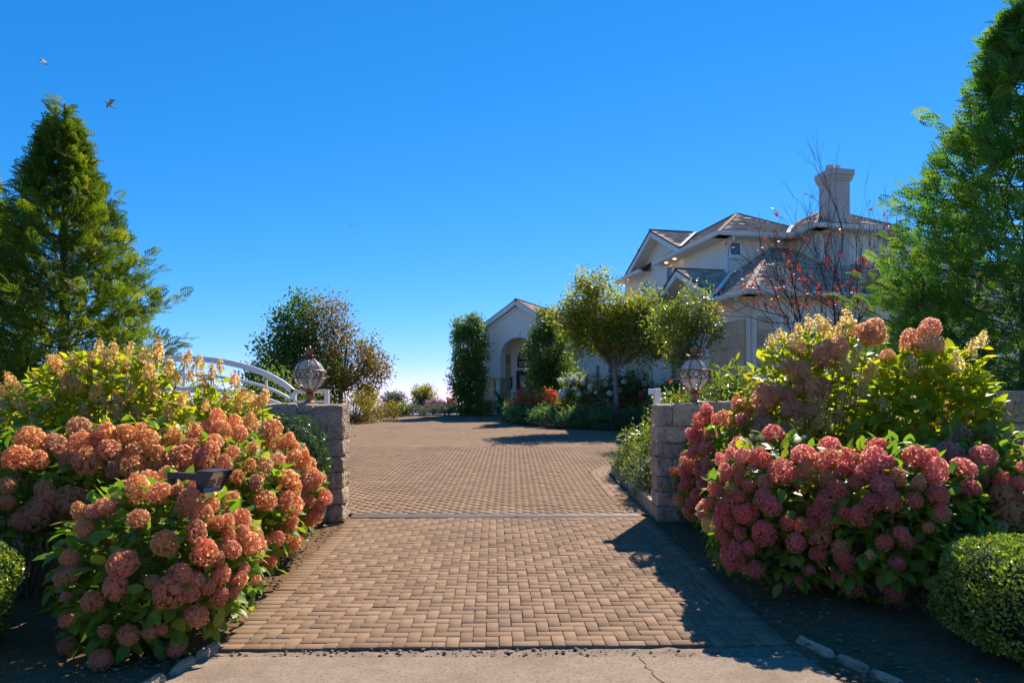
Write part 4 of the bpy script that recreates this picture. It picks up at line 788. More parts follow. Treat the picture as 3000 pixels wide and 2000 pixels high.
for x0, x1 in ((-2.02, AX - AR), (AX + AR, 2.02)): MB().box(x0, x1, -0.06, D + 0.02, AB - 0.06, AB - 0.002).box(x0 + 0.04, x1 - 0.03, -0.03, D, AB - 0.12, AB - 0.062).build('entablature', MT['trim'], house, xf=EM)
gz = GZ(38)
for cx in (-1.33, 1.43):
    c = MB().lathe([(0.2, gz), (0.2, gz + 0.08), (0.165, gz + 0.10), (0.175, gz + 0.15), (0.14, gz + 0.18), (0.138, gz + 0.8), (0.118, 2.78), (0.14, 2.80), (0.13, 2.84), (0.18, 2.90), (0.2, 2.91), (0.2, 2.948)], (cx, 0.3, 0), 24).build('column', MT['trim'], house, smooth=True, xf=EM)
wallbox(-3.3, 6.0, 1.9, 2.2, 0.5, 6.4, EM); wallbox(2.0, 6.0, 1.5, 1.897, 0.5, 5.05, EM)
wallbox(-3.3, -1.95, 1.1, 1.897, 0.5, 5.0, EM)
MB().prism([(0, 0, 0)] * 0 or [(-1.9, 0.703, 5.9), (1.9, 0.703, 5.9), (1.9, 1.897, 5.9), (-1.9, 1.897, 5.9)], (0, 0, 0.05)).build('porch_ceiling', MT['stucco'], house, xf=EM)
stone_panel((-3.2, 1.1), (-1.97, 1.1), 0.7, 3.0, (0, -1), EM, 0.5, 0.42); stone_panel((-1.93, 1.9), (-1.30, 1.9), 0.7, 4.4, (0, -1), EM, 0.5, 0.42)
# door with oval glass, transom above
dz0, dz1 = gz + 0.03, 3.36
dr = MB().box(-0.92, -0.84, 1.84, 1.899, dz0, dz1 + 0.08).box(0.86, 0.94, 1.84, 1.899, dz0, dz1 + 0.08).box(-0.84, 0.86, 1.84, 1.899, dz1, dz1 + 0.08).build('door', MT['darkwood'], house, xf=EM)
for x0, x1 in ((-0.835, 0.005), (0.012, 0.855)):
    lf = MB()
    lf.box(x0, x0 + 0.13, 1.85, 1.895, dz0, dz1 - 0.004).box(x1 - 0.13, x1, 1.85, 1.895, dz0, dz1 - 0.004).box(x0 + 0.13, x1 - 0.13, 1.85, 1.895, dz0, dz0 + 0.28).box(x0 + 0.13, x1 - 0.13, 1.85, 1.895, dz1 - 0.2, dz1 - 0.004)
    cx = (x0 + x1) / 2
    for sg in (-1, 1):
        pts = [(cx + sg * (0.30 * math.cos(t) - 0.02 - 0.02), 1.862, dz0 + 0.95 + 0.75 * math.sin(t)) for t in np.linspace(-1.15, 1.15, 15)]
        pts = [(cx + sg * (0.27 - 0.36 * (1 - math.cos(t))), 1.862, dz0 + 0.95 + 0.92 * math.sin(t)) for t in np.linspace(-1.0, 1.35, 16)]
        for p, q in zip(pts[:-1], pts[1:]): lf.bar(p, q, 0.04, 0.055, (0, 1, 0))
    lf.build('door_leaf', MT['darkwood'], dr, xf=EM)
    MB().box(x0 + 0.131, x1 - 0.131, 1.875, 1.885, dz0 + 0.281, dz1 - 0.201).build('pane', MT['doorglass'], dr, xf=EM)
    MB().bar((cx + (0.33 if x0 < -0.1 else -0.33), 1.80, 1.75), (cx + (0.33 if x0 < -0.1 else -0.33), 1.80, 2.15), 0.025, 0.025).build('handle', MT['steel'], dr, xf=EM)
tw = MB(); tz = 4.04
for i in range(20):
    a0, a1 = PI * i / 20, PI * (i + 1) / 20
    tw.prism([(0.01 + r * math.cos(a), 1.899, tz + r * math.sin(a)) for r, a in ((0.77, a0), (0.87, a0), (0.87, a1), (0.77, a1))], (0, -0.06, 0))
tw.box(-0.86, -0.76, 1.839, 1.899, 3.64, tz).box(0.78, 0.88, 1.839, 1.899, 3.64, tz).box(-0.76, 0.78, 1.839, 1.899, 3.60, 3.68).box(-0.76, 0.78, 1.836, 1.896, tz - 0.06, tz + 0.06)
two = tw.build('transom_window', MT['darkwood'], house, xf=EM)
MB().prism([(-0.75, 1.89, 3.69), (0.77, 1.89, 3.69)] + [(0.01 + 0.76 * math.cos(a), 1.89, tz + 0.76 * math.sin(a)) for a in np.linspace(0, PI, 16)], (0, -0.008, 0)).build('pane', MT['doorglass'], two, xf=EM)
MB().box(-1.1, 1.1, 1.84, 1.899, 3.46, 3.52).build('lintel_moulding', MT['trim'], house, xf=EM)
sc_ = MB().box(-1.42, -1.20, 1.72, 1.74, 2.42, 3.05).box(-1.42, -1.39, 1.74, 1.899, 2.42, 3.05).box(-1.23, -1.20, 1.74, 1.899, 2.42, 3.05).box(-1.39, -1.23, 1.74, 1.899, 3.02, 3.05).build('wall_lantern', MT['black'], house, xf=EM)
MB().box(-1.38, -1.24, 1.712, 1.719, 2.46, 3.0).build('pane', MT['doorglass'], sc_, xf=EM)
MB().box(-1.12, -1.03, 1.87, 1.899, 1.95, 2.16).build('doorbell_panel', MT['black'], house, xf=EM)
stp = wallbox(-2.2, 2.2, -0.4, 1.85, gz - 0.2, gz + 0.025, EM, 'porch_step', 'limestone')
# ------------------------------------------------------------------ plants
def unit(v): return v / np.maximum(np.linalg.norm(v, axis=-1, keepdims=True), 1e-9)
def rdir(n): return unit(rng.normal(size=(n, 3)))
def frames(D, N):
    y = unit(D); x = np.cross(y, N); bad = np.linalg.norm(x, axis=1) < 1e-4; x[bad] = np.cross(y[bad], [0.3, 0.9, 0.2]); x = unit(x)
    return np.stack([x, y, np.cross(x, y)], axis=-1)
def scatter(name, tm, P, R, S, mat, parent=None, rnd=None):
    V, F = tm; S = np.asarray(S)
    S = S[:, None, None] if S.ndim == 1 else S[:, None, :]
    A = (np.einsum('nij,nmj->nmi', R, V[None] * S) + P[:, None]).reshape(-1, 3)
    FF = (F[None] + (np.arange(len(P)) * len(V))[:, None, None]).reshape(-1, F.shape[1])
    r = np.repeat(rng.random(len(P)) if rnd is None else rnd, len(F))
    return link(name, newmesh(name, A, FF, r), mat, parent)

def leaf_template(rows, fold=0.22, curl=0.25):
    """leaf along +y; rows of (t, half width)"""
    V = [(0, 0, 0)]; F = []; prev = (0, 0, 0)
    for t, h in rows:
        z = -curl * t * t; n = len(V)
        V += [(-h, t, z + fold * h), (0, t, z), (h, t, z + fold * h)]
        cur = (n, n + 1, n + 2)
        if prev == (0, 0, 0): F += [(0, n + 1, n), (0, n + 2, n + 1)]
        else: F += [(prev[0], prev[1], cur[1]), (prev[0], cur[1], cur[0]), (prev[1], prev[2], cur[2]), (prev[1], cur[2], cur[1])]
        prev = cur
    n = len(V); V.append((0, 1, -curl)); F += [(prev[0], prev[1], n), (prev[1], prev[2], n)]
    return np.array(V, float), np.array(F)
T_HYD = leaf_template([(0.18, 0.20), (0.45, 0.30), (0.75, 0.20)])
T_OVAL = leaf_template([(0.4, 0.28)], 0.3, 0.15)
T_DIA = (np.array([(0, 0, 0), (-0.3, 0.5, 0.08), (0.3, 0.5, 0.08), (0, 1, -0.05)], float), np.array([(0, 2, 1), (1, 2, 3)]))
T_LONG = leaf_template([(0.35, 0.13), (0.7, 0.12)], 0.2, 0.35)
T_BLADE = (np.array([(-0.05, 0, 0), (0.05, 0, 0), (0.04, 0.55, 0.0), (-0.04, 0.55, 0.0), (0, 1, -0.15)], float), np.array([(0, 1, 2), (0, 2, 3), (3, 2, 4)]))
def maple_template():
    ang = [90, 35, -25, 145, 205]; V = [(0, 0.35, 0)]; F = []
    for a, l in zip(ang, (0.65, 0.6, 0.42, 0.6, 0.42)):
        a = math.radians(a); n = len(V); c, s = math.cos(a), math.sin(a)
        V += [(-s * 0.14 + c * l * 0.4, 0.35 + c * 0.14 + s * l * 0.4, 0.03), (s * 0.14 + c * l * 0.4, 0.35 - c * 0.14 + s * l * 0.4, 0.03), (c * l, 0.35 + s * l, -0.08)]
        F += [(0, n + 1, n), (n, n + 1, n + 2)]
    return np.array(V, float), np.array(F)
T_MAPLE = maple_template()
def spray_template():
    """flat fern-like conifer spray along +y"""
    V = []; F = []
    def sliver(p, q, w):
        d = np.array(q) - np.array(p); s = np.array([d[1], -d[0], 0]); s = s / (np.linalg.norm(s) + 1e-9) * w; n = len(V)
        m = np.array(p) + d * 0.5
        V.extend([tuple(p), tuple(m + s), tuple(q), tuple(m - s)]); F.extend([(n, n + 1, n + 2), (n, n + 2, n + 3)])
    Z = lambda t: 0.12 * math.sin(t * 2.6) - 0.18 * t * t
    sliver((0, 0, 0), (0, 1.0, Z(1)), 0.022)
    for i in range(6):
        t = 0.10 + 0.14 * i; l = 0.55 * (1 - 0.75 * abs(t - 0.28)) * (1.05 - 0.55 * t)
        for sg in (-1, 1):
            b = (0, t + 0.025 * sg, Z(t)); an = math.radians(50 - 12 * t)
            e = (sg * l * math.sin(an), t + l * math.cos(an), Z(t) - 0.2 * l)
            sliver(b, e, 0.036)
            for k, s2 in ((0.38, 0.62), (0.62, -0.58)):
                m = tuple(np.array(b) * (1 - k) + np.array(e) * k); ll = l * 0.45 * (1.2 - k); a2 = an * sg + s2
                sliver(m, (m[0] + ll * math.sin(a2), m[1] + ll * math.cos(a2), m[2] - 0.04), 0.032)
    return np.array(V, float), np.array(F)
T_SPRAY = spray_template()

# ---- flower heads
def head_mesh(name, mat, shape, n, petal, coremat, loose=0.0):
    """rounded or conical head of four-petalled florets, an outer layer and a looser inner one; unit radius, axis z"""
    hz, cone = shape; ni = n // 4
    def layer(m, lo, hi):
        u = (np.arange(m) + 0.5) / m; th = np.arange(m) * 2.39996 + rng.normal(0, 0.2, m)
        zc = np.clip(1 - 1.86 * u + rng.normal(0, 0.03, m), -0.9, 1)
        rr = np.sqrt(np.maximum(0, 1 - zc ** 2)) * (1 - cone * (zc * 0.5 + 0.1)); k = rng.uniform(lo, hi, m)
        return np.c_[rr * np.cos(th) * k, rr * np.sin(th) * k, zc * hz * k], unit(np.c_[rr * np.cos(th), rr * np.sin(th), zc / hz + cone * 0.3] + rng.normal(0, 0.33, (m, 3)))
    Pa, Na = layer(n, 0.93 - loose, 1.06); Pb, Nb = layer(ni, 0.62 - loose * 0.6, 0.86); P = np.vstack((Pa, Pb)); N = np.vstack((Na, Nb))
    V = []; F = []; R = []; q = np.array([(0, 0, 0), (-0.46, 0.45, 0.10), (0, 1, 0.03), (0.46, 0.45, 0.10)])
    for i in range(len(P)):
        sz = petal * rng.uniform(0.75, 1.2); t = rdir(1)[0]; x = np.cross(N[i], t); x /= np.linalg.norm(x); y = np.cross(N[i], x); r0 = rng.random()
        for a in range(4):
            c, s = math.cos(a * PI / 2), math.sin(a * PI / 2)
            for vx, vy, vz in q: V.append(P[i] + sz * ((vx * c - vy * s) * x + (vx * s + vy * c) * y + (vz + rng.normal(0, 0.14)) * N[i]))
            m = len(V) - 4; F += [(m, m + 1, m + 2), (m, m + 2, m + 3)]; R += [(r0 + rng.normal(0, 0.06)) % 1] * 2
    st = MB().tube([(0, 0, -1.05 * hz), (0, 0, -0.4 * hz), (0, 0, 0.5 * hz), (0, 0, 0.96 * hz)], [0.05, 0.05, 0.04, 0.02], 4)   # the stalk the florets sit on
    for k in range(0, len(P), 3): st.tube([(0, 0, P[k][2] - 0.25), tuple(P[k])], [0.022, 0.014], 3, False)
    n0 = len(V); V += [np.array(p) for p in st.v]
    for f in st.f:
        for i in range(1, len(f) - 1): F.append((f[0] + n0, f[i] + n0, f[i + 1] + n0)); R.append(0.9)
    me = newmesh(name, np.array(V), np.array(F), R); me.materials.append(mat)
    return me
HD_ROSE = [head_mesh('flower_head', MT['petal'], s, 190, 0.19, None) for s in [(0.95, 0.15), (1.1, 0.4), (1.0, 0.25), (0.85, 0.1), (1.25, 0.5), (1.05, 0.3)]]
HD_PALE = [head_mesh('flower_head', MT['whitepetal'], s, 180, 0.19, None) for s in [(0.95, 0.15), (1.3, 0.5), (1.1, 0.35)]]
HD_PAN = [head_mesh('flower_panicle', MT['whitepetal'], s, 80, 0.23, None, 0.45) for s in [(1.7, 0.75), (1.5, 0.65), (1.9, 0.8)]]

HD_SNOW = [head_mesh('flower_head', MT['snow'], s_, 110, 0.24, None) for s_ in [(0.8, 0.1), (0.9, 0.2)]]

def ground_at(x, y): return GZ(y) + 0.03
def hydrangea(name, label, els, heads, base, nfill, leaf, mat, group, nextra=18, nparts=110, extra_kind=0):
    """bush: a fan of stems, each ending in a flower head, with leaf pairs under the head and a shell of leaves"""
    bz = ground_at(base[0], base[1]); root = thing(name, label, 'hydrangea', (base[0], base[1], bz), 0, group); B = np.array([base[0], base[1], bz])
    heads = list(heads); C = [np.array(c) for c, r in els]; Rr = [np.array(r) for c, r in els]
    for i in range(nextra):                                   # heads round the back and the crown
        k = rng.integers(len(els)); d = rdir(1)[0]; d[1] = abs(d[1]) + 0.1; d[2] = abs(d[2]) * 0.8; d /= np.linalg.norm(d)
        p = C[k] + d * Rr[k] * 0.97
        if p[2] < bz + 0.25: continue
        heads.append((p[0], p[1], p[2], rng.uniform(0.085, 0.12), extra_kind if rng.random() < 0.8 or extra_kind < 4 else extra_kind))
    stems = MB(); LP, LD, LN = [], [], []
    for (x, y, z, r, kind) in heads:
        p = np.array([x, y, z]); k = int(np.argmin([np.linalg.norm((p - c) / q) for c, q in zip(C, Rr)]))
        out = unit((p - C[k]) / Rr[k] ** 2); ax = unit(out * (0.75 if kind < 4 else 0.45) + np.array([0, 0, 0.8]) + rng.normal(0, 0.15, 3))
        if kind >= 4: r = r or (rng.uniform(0.06, 0.09) if kind == 4 else rng.uniform(0.058, 0.085)); pool = HD_PAN
        elif kind in (2,): pool = HD_PALE
        else: pool = HD_ROSE
        o = bpy.data.objects.new('flower_head' if kind < 4 else 'flower_panicle', pool[rng.integers(len(pool))]); COL.objects.link(o); o.parent = root
        M = frames(np.array([rdir(1)[0]]), np.array([ax]))[0]
        Rm = Matrix([list(M[i]) for i in range(3)]).to_4x4()
        zx = Vector(ax); o.rotation_mode = 'QUATERNION'; o.rotation_quaternion = zx.to_track_quat('Z', 'Y') @ Matrix.Rotation(rng.random() * 6.3, 4, 'Z').to_quaternion()
        o.location = Vector(p - B); s = r * rng.uniform(0.78, 1.08); o.scale = (s * rng.uniform(0.9, 1.1), s * rng.uniform(0.9, 1.1), s * rng.uniform(0.85, 1.18))
        q = rng.random()
        low = max(0, min(1, (1.15 - z) / 0.9))
        if kind == 0: c = np.array((0.90, 0.56, 0.17)) * (1 - q) + np.array((0.86, 0.46, 0.20)) * q; c = c * (1 - 0.5 * low) + np.array((0.86, 0.36, 0.32)) * 0.5 * low
        elif kind == 1: c = (np.array((0.84, 0.34, 0.20)) * (1 - q) + np.array((0.82, 0.18, 0.22)) * q) if rng.random() < 0.85 else np.array((0.82, 0.52, 0.24))
        elif kind == 2: c = np.array((0.75, 0.72, 0.36))
        elif kind == 3: c = np.array((0.88, 0.68, 0.42)) * (1 - q) + np.array((0.84, 0.54, 0.34)) * q
        elif kind == 4: c = np.array((0.86, 0.78, 0.52)) * (1 - q) + np.array((0.80, 0.62, 0.18)) * q
        else: c = np.array((0.88, 0.46, 0.10)) * (1 - q) + np.array((0.78, 0.56, 0.16)) * q
        if kind == 0 and rng.random() < 0.22: c = np.array((0.86, 0.52, 0.36)) if rng.random() < 0.6 else np.array((0.66, 0.44, 0.24))     # dusty pink or browning
        if kind == 1 and rng.random() < 0.35: c = np.array((0.88, 0.34, 0.36))
        c = np.clip(c * rng.uniform(0.84, 1.06) + rng.normal(0, 0.025, 3), 0.03, 0.93)
        o.color = (c[0], c[1], c[2], 1)
        hb = p - ax * r * 0.6; b0 = B + np.array([rng.normal(0, 0.09), rng.normal(0, 0.09), -0.04])
        mid = b0 * 0.45 + hb * 0.55 + out * 0.10 + np.array([0, 0, 0.08])
        ts = np.linspace(0, 1, 6); pts = [((1 - t) ** 2) * b0 + 2 * t * (1 - t) * mid + t * t * hb for t in ts]
        stems.tube([a - B for a in pts], [0.010, 0.009, 0.008, 0.006, 0.005, 0.004], 4, False)
        for t in (0.97, 0.9, 0.82, 0.72, 0.6):
            a = ((1 - t) ** 2) * b0 + 2 * t * (1 - t) * mid + t * t * hb; th = rng.random() * 6.3
            for s_ in (0, PI):
                LP.append(a); LD.append(np.array([math.cos(th + s_), math.sin(th + s_), rng.uniform(-0.3, 0.45)]) + out * 0.35); LN.append(np.array([0, 0, 1.0]) + rng.normal(0, 0.3, 3))
    for k in range(len(els)):
        n = nfill // len(els); d = rdir(n * 2); d = d[(d[:, 2] > -0.62)][:n]; fr = 1 - 0.45 * rng.random(len(d)) ** 1.6
        p = C[k] + d * Rr[k] * fr[:, None]; ok = p[:, 2] > GZ(base[1]) + 0.06; p, d = p[ok], d[ok]
        LP += list(p); LD += list(d * 0.9 + rng.normal(0, 0.6, d.shape) + np.array([0, 0, -0.1])); LN += list(d * 0.6 + np.array([0, 0, 0.9]) + rng.normal(0, 0.35, d.shape))
    stems.build('stems', MT['stem'], root, kind='stuff')
    LP, LD, LN = np.array(LP), np.array(LD), np.array(LN); S = leaf * rng.uniform(0.65, 1.15, len(LP)); R = frames(LD, LN)
    dist = np.linalg.norm(LP - np.array([0, 0, EYE]), axis=1); order = np.argsort(dist); a, b = order[:nparts], order[nparts:]
    me = leaf_mesh(mat)
    for i in a:
        o = link('leaf', me, None, root); M = Matrix([list(R[i][j] * S[i]) for j in range(3)]).to_4x4(); M.translation = Vector(LP[i] - B); o.matrix_basis = M
    tag(scatter('foliage', T_HYD, LP[b] - B, R[b], S[b], mat, root), kind='stuff')
    return root
_lm = {}
def leaf_mesh(mat):
    if mat.name not in _lm: me = newmesh('leaf', *T_HYD, rnd=np.zeros(len(T_HYD[1]))); me.materials.append(mat); _lm[mat.name] = me
    return _lm[mat.name]

E_ = lambda *a: [((a[i], a[i + 1], a[i + 2]), (a[i + 3], a[i + 4], a[i + 5])) for i in range(0, len(a), 6)]
GP = 'hydrangeas along the entrance'
hydrangea('hydrangea_bush', 'pink and tan hydrangea nearest the camera, left of the brick drive', E_(-2.72, 5.3, .5, .72, .72, .72), HEADS['A'], (-2.85, 5.25), 1000, 0.135, MT['hleaf'], GP)
hydrangea('hydrangea_bush', 'tan hydrangea behind the intercom box on the left', E_(-2.8, 6.6, .7, .68, .78, .82), HEADS['B'], (-2.8, 6.6), 1000, 0.13, MT['hleaf'], GP)
hydrangea('hydrangea_bush', 'tan hydrangea bulging against the left gate wall', E_(-2.85, 7.8, .72, .60, .72, .70), HEADS['C'], (-2.75, 7.95), 900, 0.13, MT['hleaf'], GP)
hydrangea('hydrangea_bush', 'tan hydrangea with large heads in front of the amber bushes', E_(-3.6, 6.45, .95, .72, .68, .66), HEADS['D'], (-3.6, 6.45), 900, 0.135, MT['hleaf'], GP)
hydrangea('hydrangea_bush', 'pink-tan hydrangea cut off by the left edge of the picture', E_(-4.5, 6.1, .95, .72, .68, .63), HEADS['E'], (-4.4, 6.1), 900, 0.135, MT['hleaf'], GP)
hydrangea('hydrangea_bush', 'rose hydrangea climbing beside the right gate wall', E_(2.78, 8.1, .85, .72, .78, .82), HEADS['F'], (2.75, 8.1), 900, 0.13, MT['hleaf'], GP, extra_kind=1)
hydrangea('hydrangea_bush', 'dense rose hydrangea leaning over the right edge of the drive', E_(2.6, 6.6, .7, .7, .82, .82), HEADS['G'], (2.75, 6.4), 1000, 0.13, MT['hleaf'], GP, extra_kind=1)
hydrangea('hydrangea_bush', 'rose-red hydrangea directly behind the large clipped box', E_(3.35, 6.05, .75, .78, .72, .70), HEADS['H'], (3.3, 5.9), 1100, 0.14, MT['hleaf'], GP, extra_kind=1)
hydrangea('hydrangea_bush', 'red hydrangea cut off by the right edge of the picture', E_(4.45, 6.3, .85, .78, .72, .68), HEADS['I'], (4.4, 6.2), 1000, 0.14, MT['hleaf'], GP, extra_kind=1)
hydrangea('panicle_hydrangea', 'tall bush with buff heads and cream panicles beside the right wall', E_(3.55, 8.05, 1.45, .92, .48, 1.15), HEADS['J'], (3.55, 8.1), 1900, 0.13, MT['pleaf'], GP, nextra=10, extra_kind=4)
hydrangea('panicle_hydrangea', 'tall yellow-green bush with white panicles before the dark conifer', E_(4.35, 7.1, 1.3, .70, .52, 1.05), HEADS['K'], (4.5, 7.1), 1900, 0.16, MT['pleaf'], GP, nextra=8, extra_kind=4)
hydrangea('panicle_hydrangea', 'amber panicle bush in front of the tall left conifer', E_(-4.3, 7.1, 1.4, .98, .48, .9), HEADS['L'], (-4.3, 7.15), 2300, 0.13, MT['pleaf'], GP, nextra=8, extra_kind=5)
hydrangea('panicle_hydrangea', 'amber panicle bush in front of the white gate arch', E_(-3.62, 8.3, 1.2, .76, .48, .72), HEADS['M'], (-3.3, 8.35), 2000, 0.12, MT['pleaf'], GP, nextra=7, extra_kind=5)

# ---- clipped box
def superdirs(n, rad, p):
    d = rdir(n); k = (np.abs(d[:, 0] / rad[0]) ** p + np.abs(d[:, 1] / rad[1]) ** p + np.abs(d[:, 2] / rad[2]) ** p) ** (-1 / p)
    P = d * k[:, None]; N = unit(np.sign(P) * np.abs(P / np.array(rad)) ** (p - 1) / np.array(rad)); return P, N
def boxwood(label, c, rad, p, n, leaf, mat, stems=True, amp=0.055):
    g = ground_at(c[0], c[1]); root = thing('boxwood', label, 'box bush', (c[0], c[1], g)); off = np.array([0, 0, c[2] - g])
    P, N = superdirs(n, rad, p)
    w = np.array([noise.noise(Vector(q * 3.2)) + 0.6 * noise.noise(Vector(q * 9)) for q in P]); P = P * (1 + amp * w / np.linalg.norm(P, axis=1) * 1.2)[:, None]
    P = P * (1 - 0.10 * rng.random(n) ** 2)[:, None] + off
    ok = P[:, 2] > 0.02; P, N = P[ok], N[ok]
    D = N * 0.6 + rng.normal(0, 0.55, N.shape) + np.array([0, 0, 0.25]); R = frames(D, N + rng.normal(0, 0.5, N.shape)); S = leaf * rng.uniform(0.7, 1.3, len(P))
    tag(scatter('foliage', T_DIA, P, R, S, mat, root), kind='stuff')
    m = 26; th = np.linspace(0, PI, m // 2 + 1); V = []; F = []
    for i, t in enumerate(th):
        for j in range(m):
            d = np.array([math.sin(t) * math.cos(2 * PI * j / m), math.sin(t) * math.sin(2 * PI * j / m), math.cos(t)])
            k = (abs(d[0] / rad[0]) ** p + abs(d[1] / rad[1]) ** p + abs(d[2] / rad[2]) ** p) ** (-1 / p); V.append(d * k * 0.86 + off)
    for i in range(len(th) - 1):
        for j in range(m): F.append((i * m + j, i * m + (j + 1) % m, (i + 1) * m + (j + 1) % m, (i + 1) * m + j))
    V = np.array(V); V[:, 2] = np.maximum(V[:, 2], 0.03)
    link('dark_core', newmesh('dark_core', V, F, smooth=True), surf('dark_core', (0.012, 0.02, 0.008), (0.02, 0.026, 0.01), scale=40, rough=0.95, bump=0.8, bscale=60), root)  # solid dark core added to block the view through the leaves
    if stems:
        s = MB()
        for i in range(7):
            a = rng.random() * 6.3; s.tube([(rng.normal(0, 0.05), rng.normal(0, 0.05), -0.05), (math.cos(a) * 0.15, math.sin(a) * 0.12, 0.12), (math.cos(a) * rad[0] * 0.6, math.sin(a) * rad[1] * 0.6, 0.35)], [0.02, 0.016, 0.008], 6)
        s.build('stems', MT['palebark'], root)
    return root
boxwood('large clipped box bush at the lower right corner', (3.89, 4.72, .46), (.76, .52, .36), 4.6, 46000, 0.028, MT['box'])
boxwood('clipped box bush at the lower left edge', (-4.22, 4.65, .42), (.62, .58, .40), 3.2, 30000, 0.026, MT['box'])
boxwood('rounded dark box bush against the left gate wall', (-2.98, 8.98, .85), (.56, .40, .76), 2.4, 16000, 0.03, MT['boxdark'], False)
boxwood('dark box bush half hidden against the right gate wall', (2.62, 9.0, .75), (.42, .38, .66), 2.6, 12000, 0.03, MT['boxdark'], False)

# ---- conifers
def conifer(name, label, base, H, prof, nb, mat, spray, seed_lean=0.0, dens=1.0, zmin=0.3, nfill=2500):
    """trunk with ascending branches carrying flat sprays, and sprays filling the cone between them"""
    g = ground_at(*base); root = thing(name, label, 'conifer', (base[0], base[1], g)); tr = MB(); br = MB()
    tr.tube([(0, 0, -0.2), (0.05, 0, H * 0.5), (seed_lean, 0, H)], [0.14, 0.08, 0.012], 8).build('trunk', MT['bark'], root)
    P, D, N, S = [], [], [], []
    rad = lambda f: np.interp(f, [q[0] for q in prof], [q[1] for q in prof])
    for i in range(nb):
        f = ((i + 0.5) / nb) ** 0.9; z = zmin + f * (H - zmin); Rm = rad(f) * rng.uniform(0.66, 1.20)
        az = i * 2.39996 + rng.normal(0, 0.25); up = 0.30 + 0.6 * f + rng.normal(0, 0.10)
        dr = np.array([math.cos(az), math.sin(az), 0]); L = max(Rm, 0.14); a0 = np.array([seed_lean * f, 0, z - 0.30 * L])
        pos = lambda t: a0 + dr * L * t + np.array([0, 0, up * L * (0.25 * t + 0.5 * t * t)])
        br.tube([pos(t) for t in (0, 0.35, 0.7, 0.97)], [0.018, 0.012, 0.008, 0.003], 4, False)
        ns = int((5 + L * 9) * dens)
        for k in range(ns):
            t = min(1.0, 0.30 + 0.72 * (k + rng.random()) / ns); p = pos(t)
            sd = np.array([-dr[1], dr[0], 0]) * (1 if k % 2 else -1) * rng.uniform(0.2, 1.1) * (1.15 - 0.6 * t)
            P.append(p + rng.normal(0, 0.035, 3)); D.append(dr * 0.7 + sd + np.array([0, 0, rng.uniform(-0.15, 0.7)])); N.append(np.array([0, 0, 0.8]) + rng.normal(0, 0.5, 3) + dr * rng.uniform(0, 0.7)); S.append(spray * rng.uniform(0.6, 1.15) * (0.7 + 0.3 * min(1, L)))
    for k in range(nfill):
        f = rng.random() ** 1.25 * 0.93; az = rng.random() * 6.2832; r = rad(f) * (0.84 - 0.5 * rng.random() ** 1.4); dr = np.array([math.cos(az), math.sin(az), 0])
        w = 1 + 0.42 * noise.noise(Vector((math.cos(az) * 2.2, math.sin(az) * 2.2, f * 11)))
        P.append(dr * r * w + np.array([seed_lean * f, 0, zmin + f * (H - zmin)])); D.append(dr * 0.75 + rng.normal(0, 0.45, 3) + np.array([0, 0, 0.5])); N.append(np.array([0, 0, 0.5]) + dr * 0.6 + rng.normal(0, 0.45, 3)); S.append(spray * rng.uniform(0.75, 1.25))
    for k in range(14):
        P.append(np.array([seed_lean, 0, H - 0.12 - 0.06 * k])); D.append(rdir(1)[0] * 0.4 + np.array([0, 0, 1.0])); N.append(rdir(1)[0]); S.append(spray * 0.45)
    br.build('branches', MT['bark'], root, kind='stuff')
    P, D, N, S = map(np.array, (P, D, N, S)); r = np.clip(0.5 + 0.55 * np.array([noise.noise(Vector(p * 1.3)) for p in P]) + rng.normal(0, 0.16, len(P)), 0, 0.999)
    tag(scatter('crown', T_SPRAY, P, frames(D, N), S, mat, root, r), kind='stuff')
    print(label, len(P), 'sprays')
    return root
PROF = [(0, 1.0), (0.25, 1.0), (0.45, 0.80), (0.65, 0.44), (0.82, 0.19), (0.93, 0.07), (1, 0.02)]
sc2 = lambda P, k: [(a, b * k) for a, b in P]
conifer('cypress_tree', 'tall dark green conifer at the left, its tip below the gulls', (-7.85, 11.9), 6.75, sc2(PROF, 2.15), 170, MT['conif_l'], 0.30, 0.05, nfill=3900)
conifer('cypress_tree', 'shorter conifer at the far left edge of the picture', (-9.6, 12.4), 5.9, sc2(PROF, 1.5), 70, MT['conif_l'], 0.38, -0.1, nfill=800)
conifer('arborvitae_tree', 'very tall green conifer filling the right edge of the picture', (8.8, 11.7), 8.7, [(0, 2.8), (0.3, 2.75), (0.45, 2.25), (0.6, 1.65), (0.72, 1.0), (0.85, 0.62), (1, 0.05)], 150, MT['conif_r'], 0.36, 0.0, nfill=4600)
conifer('arborvitae_tree', 'young bright conifer between the red maple and the tall right conifer', (6.75, 11.2), 3.6, sc2(PROF, 1.0), 60, MT['conif_r'], 0.28, nfill=500)

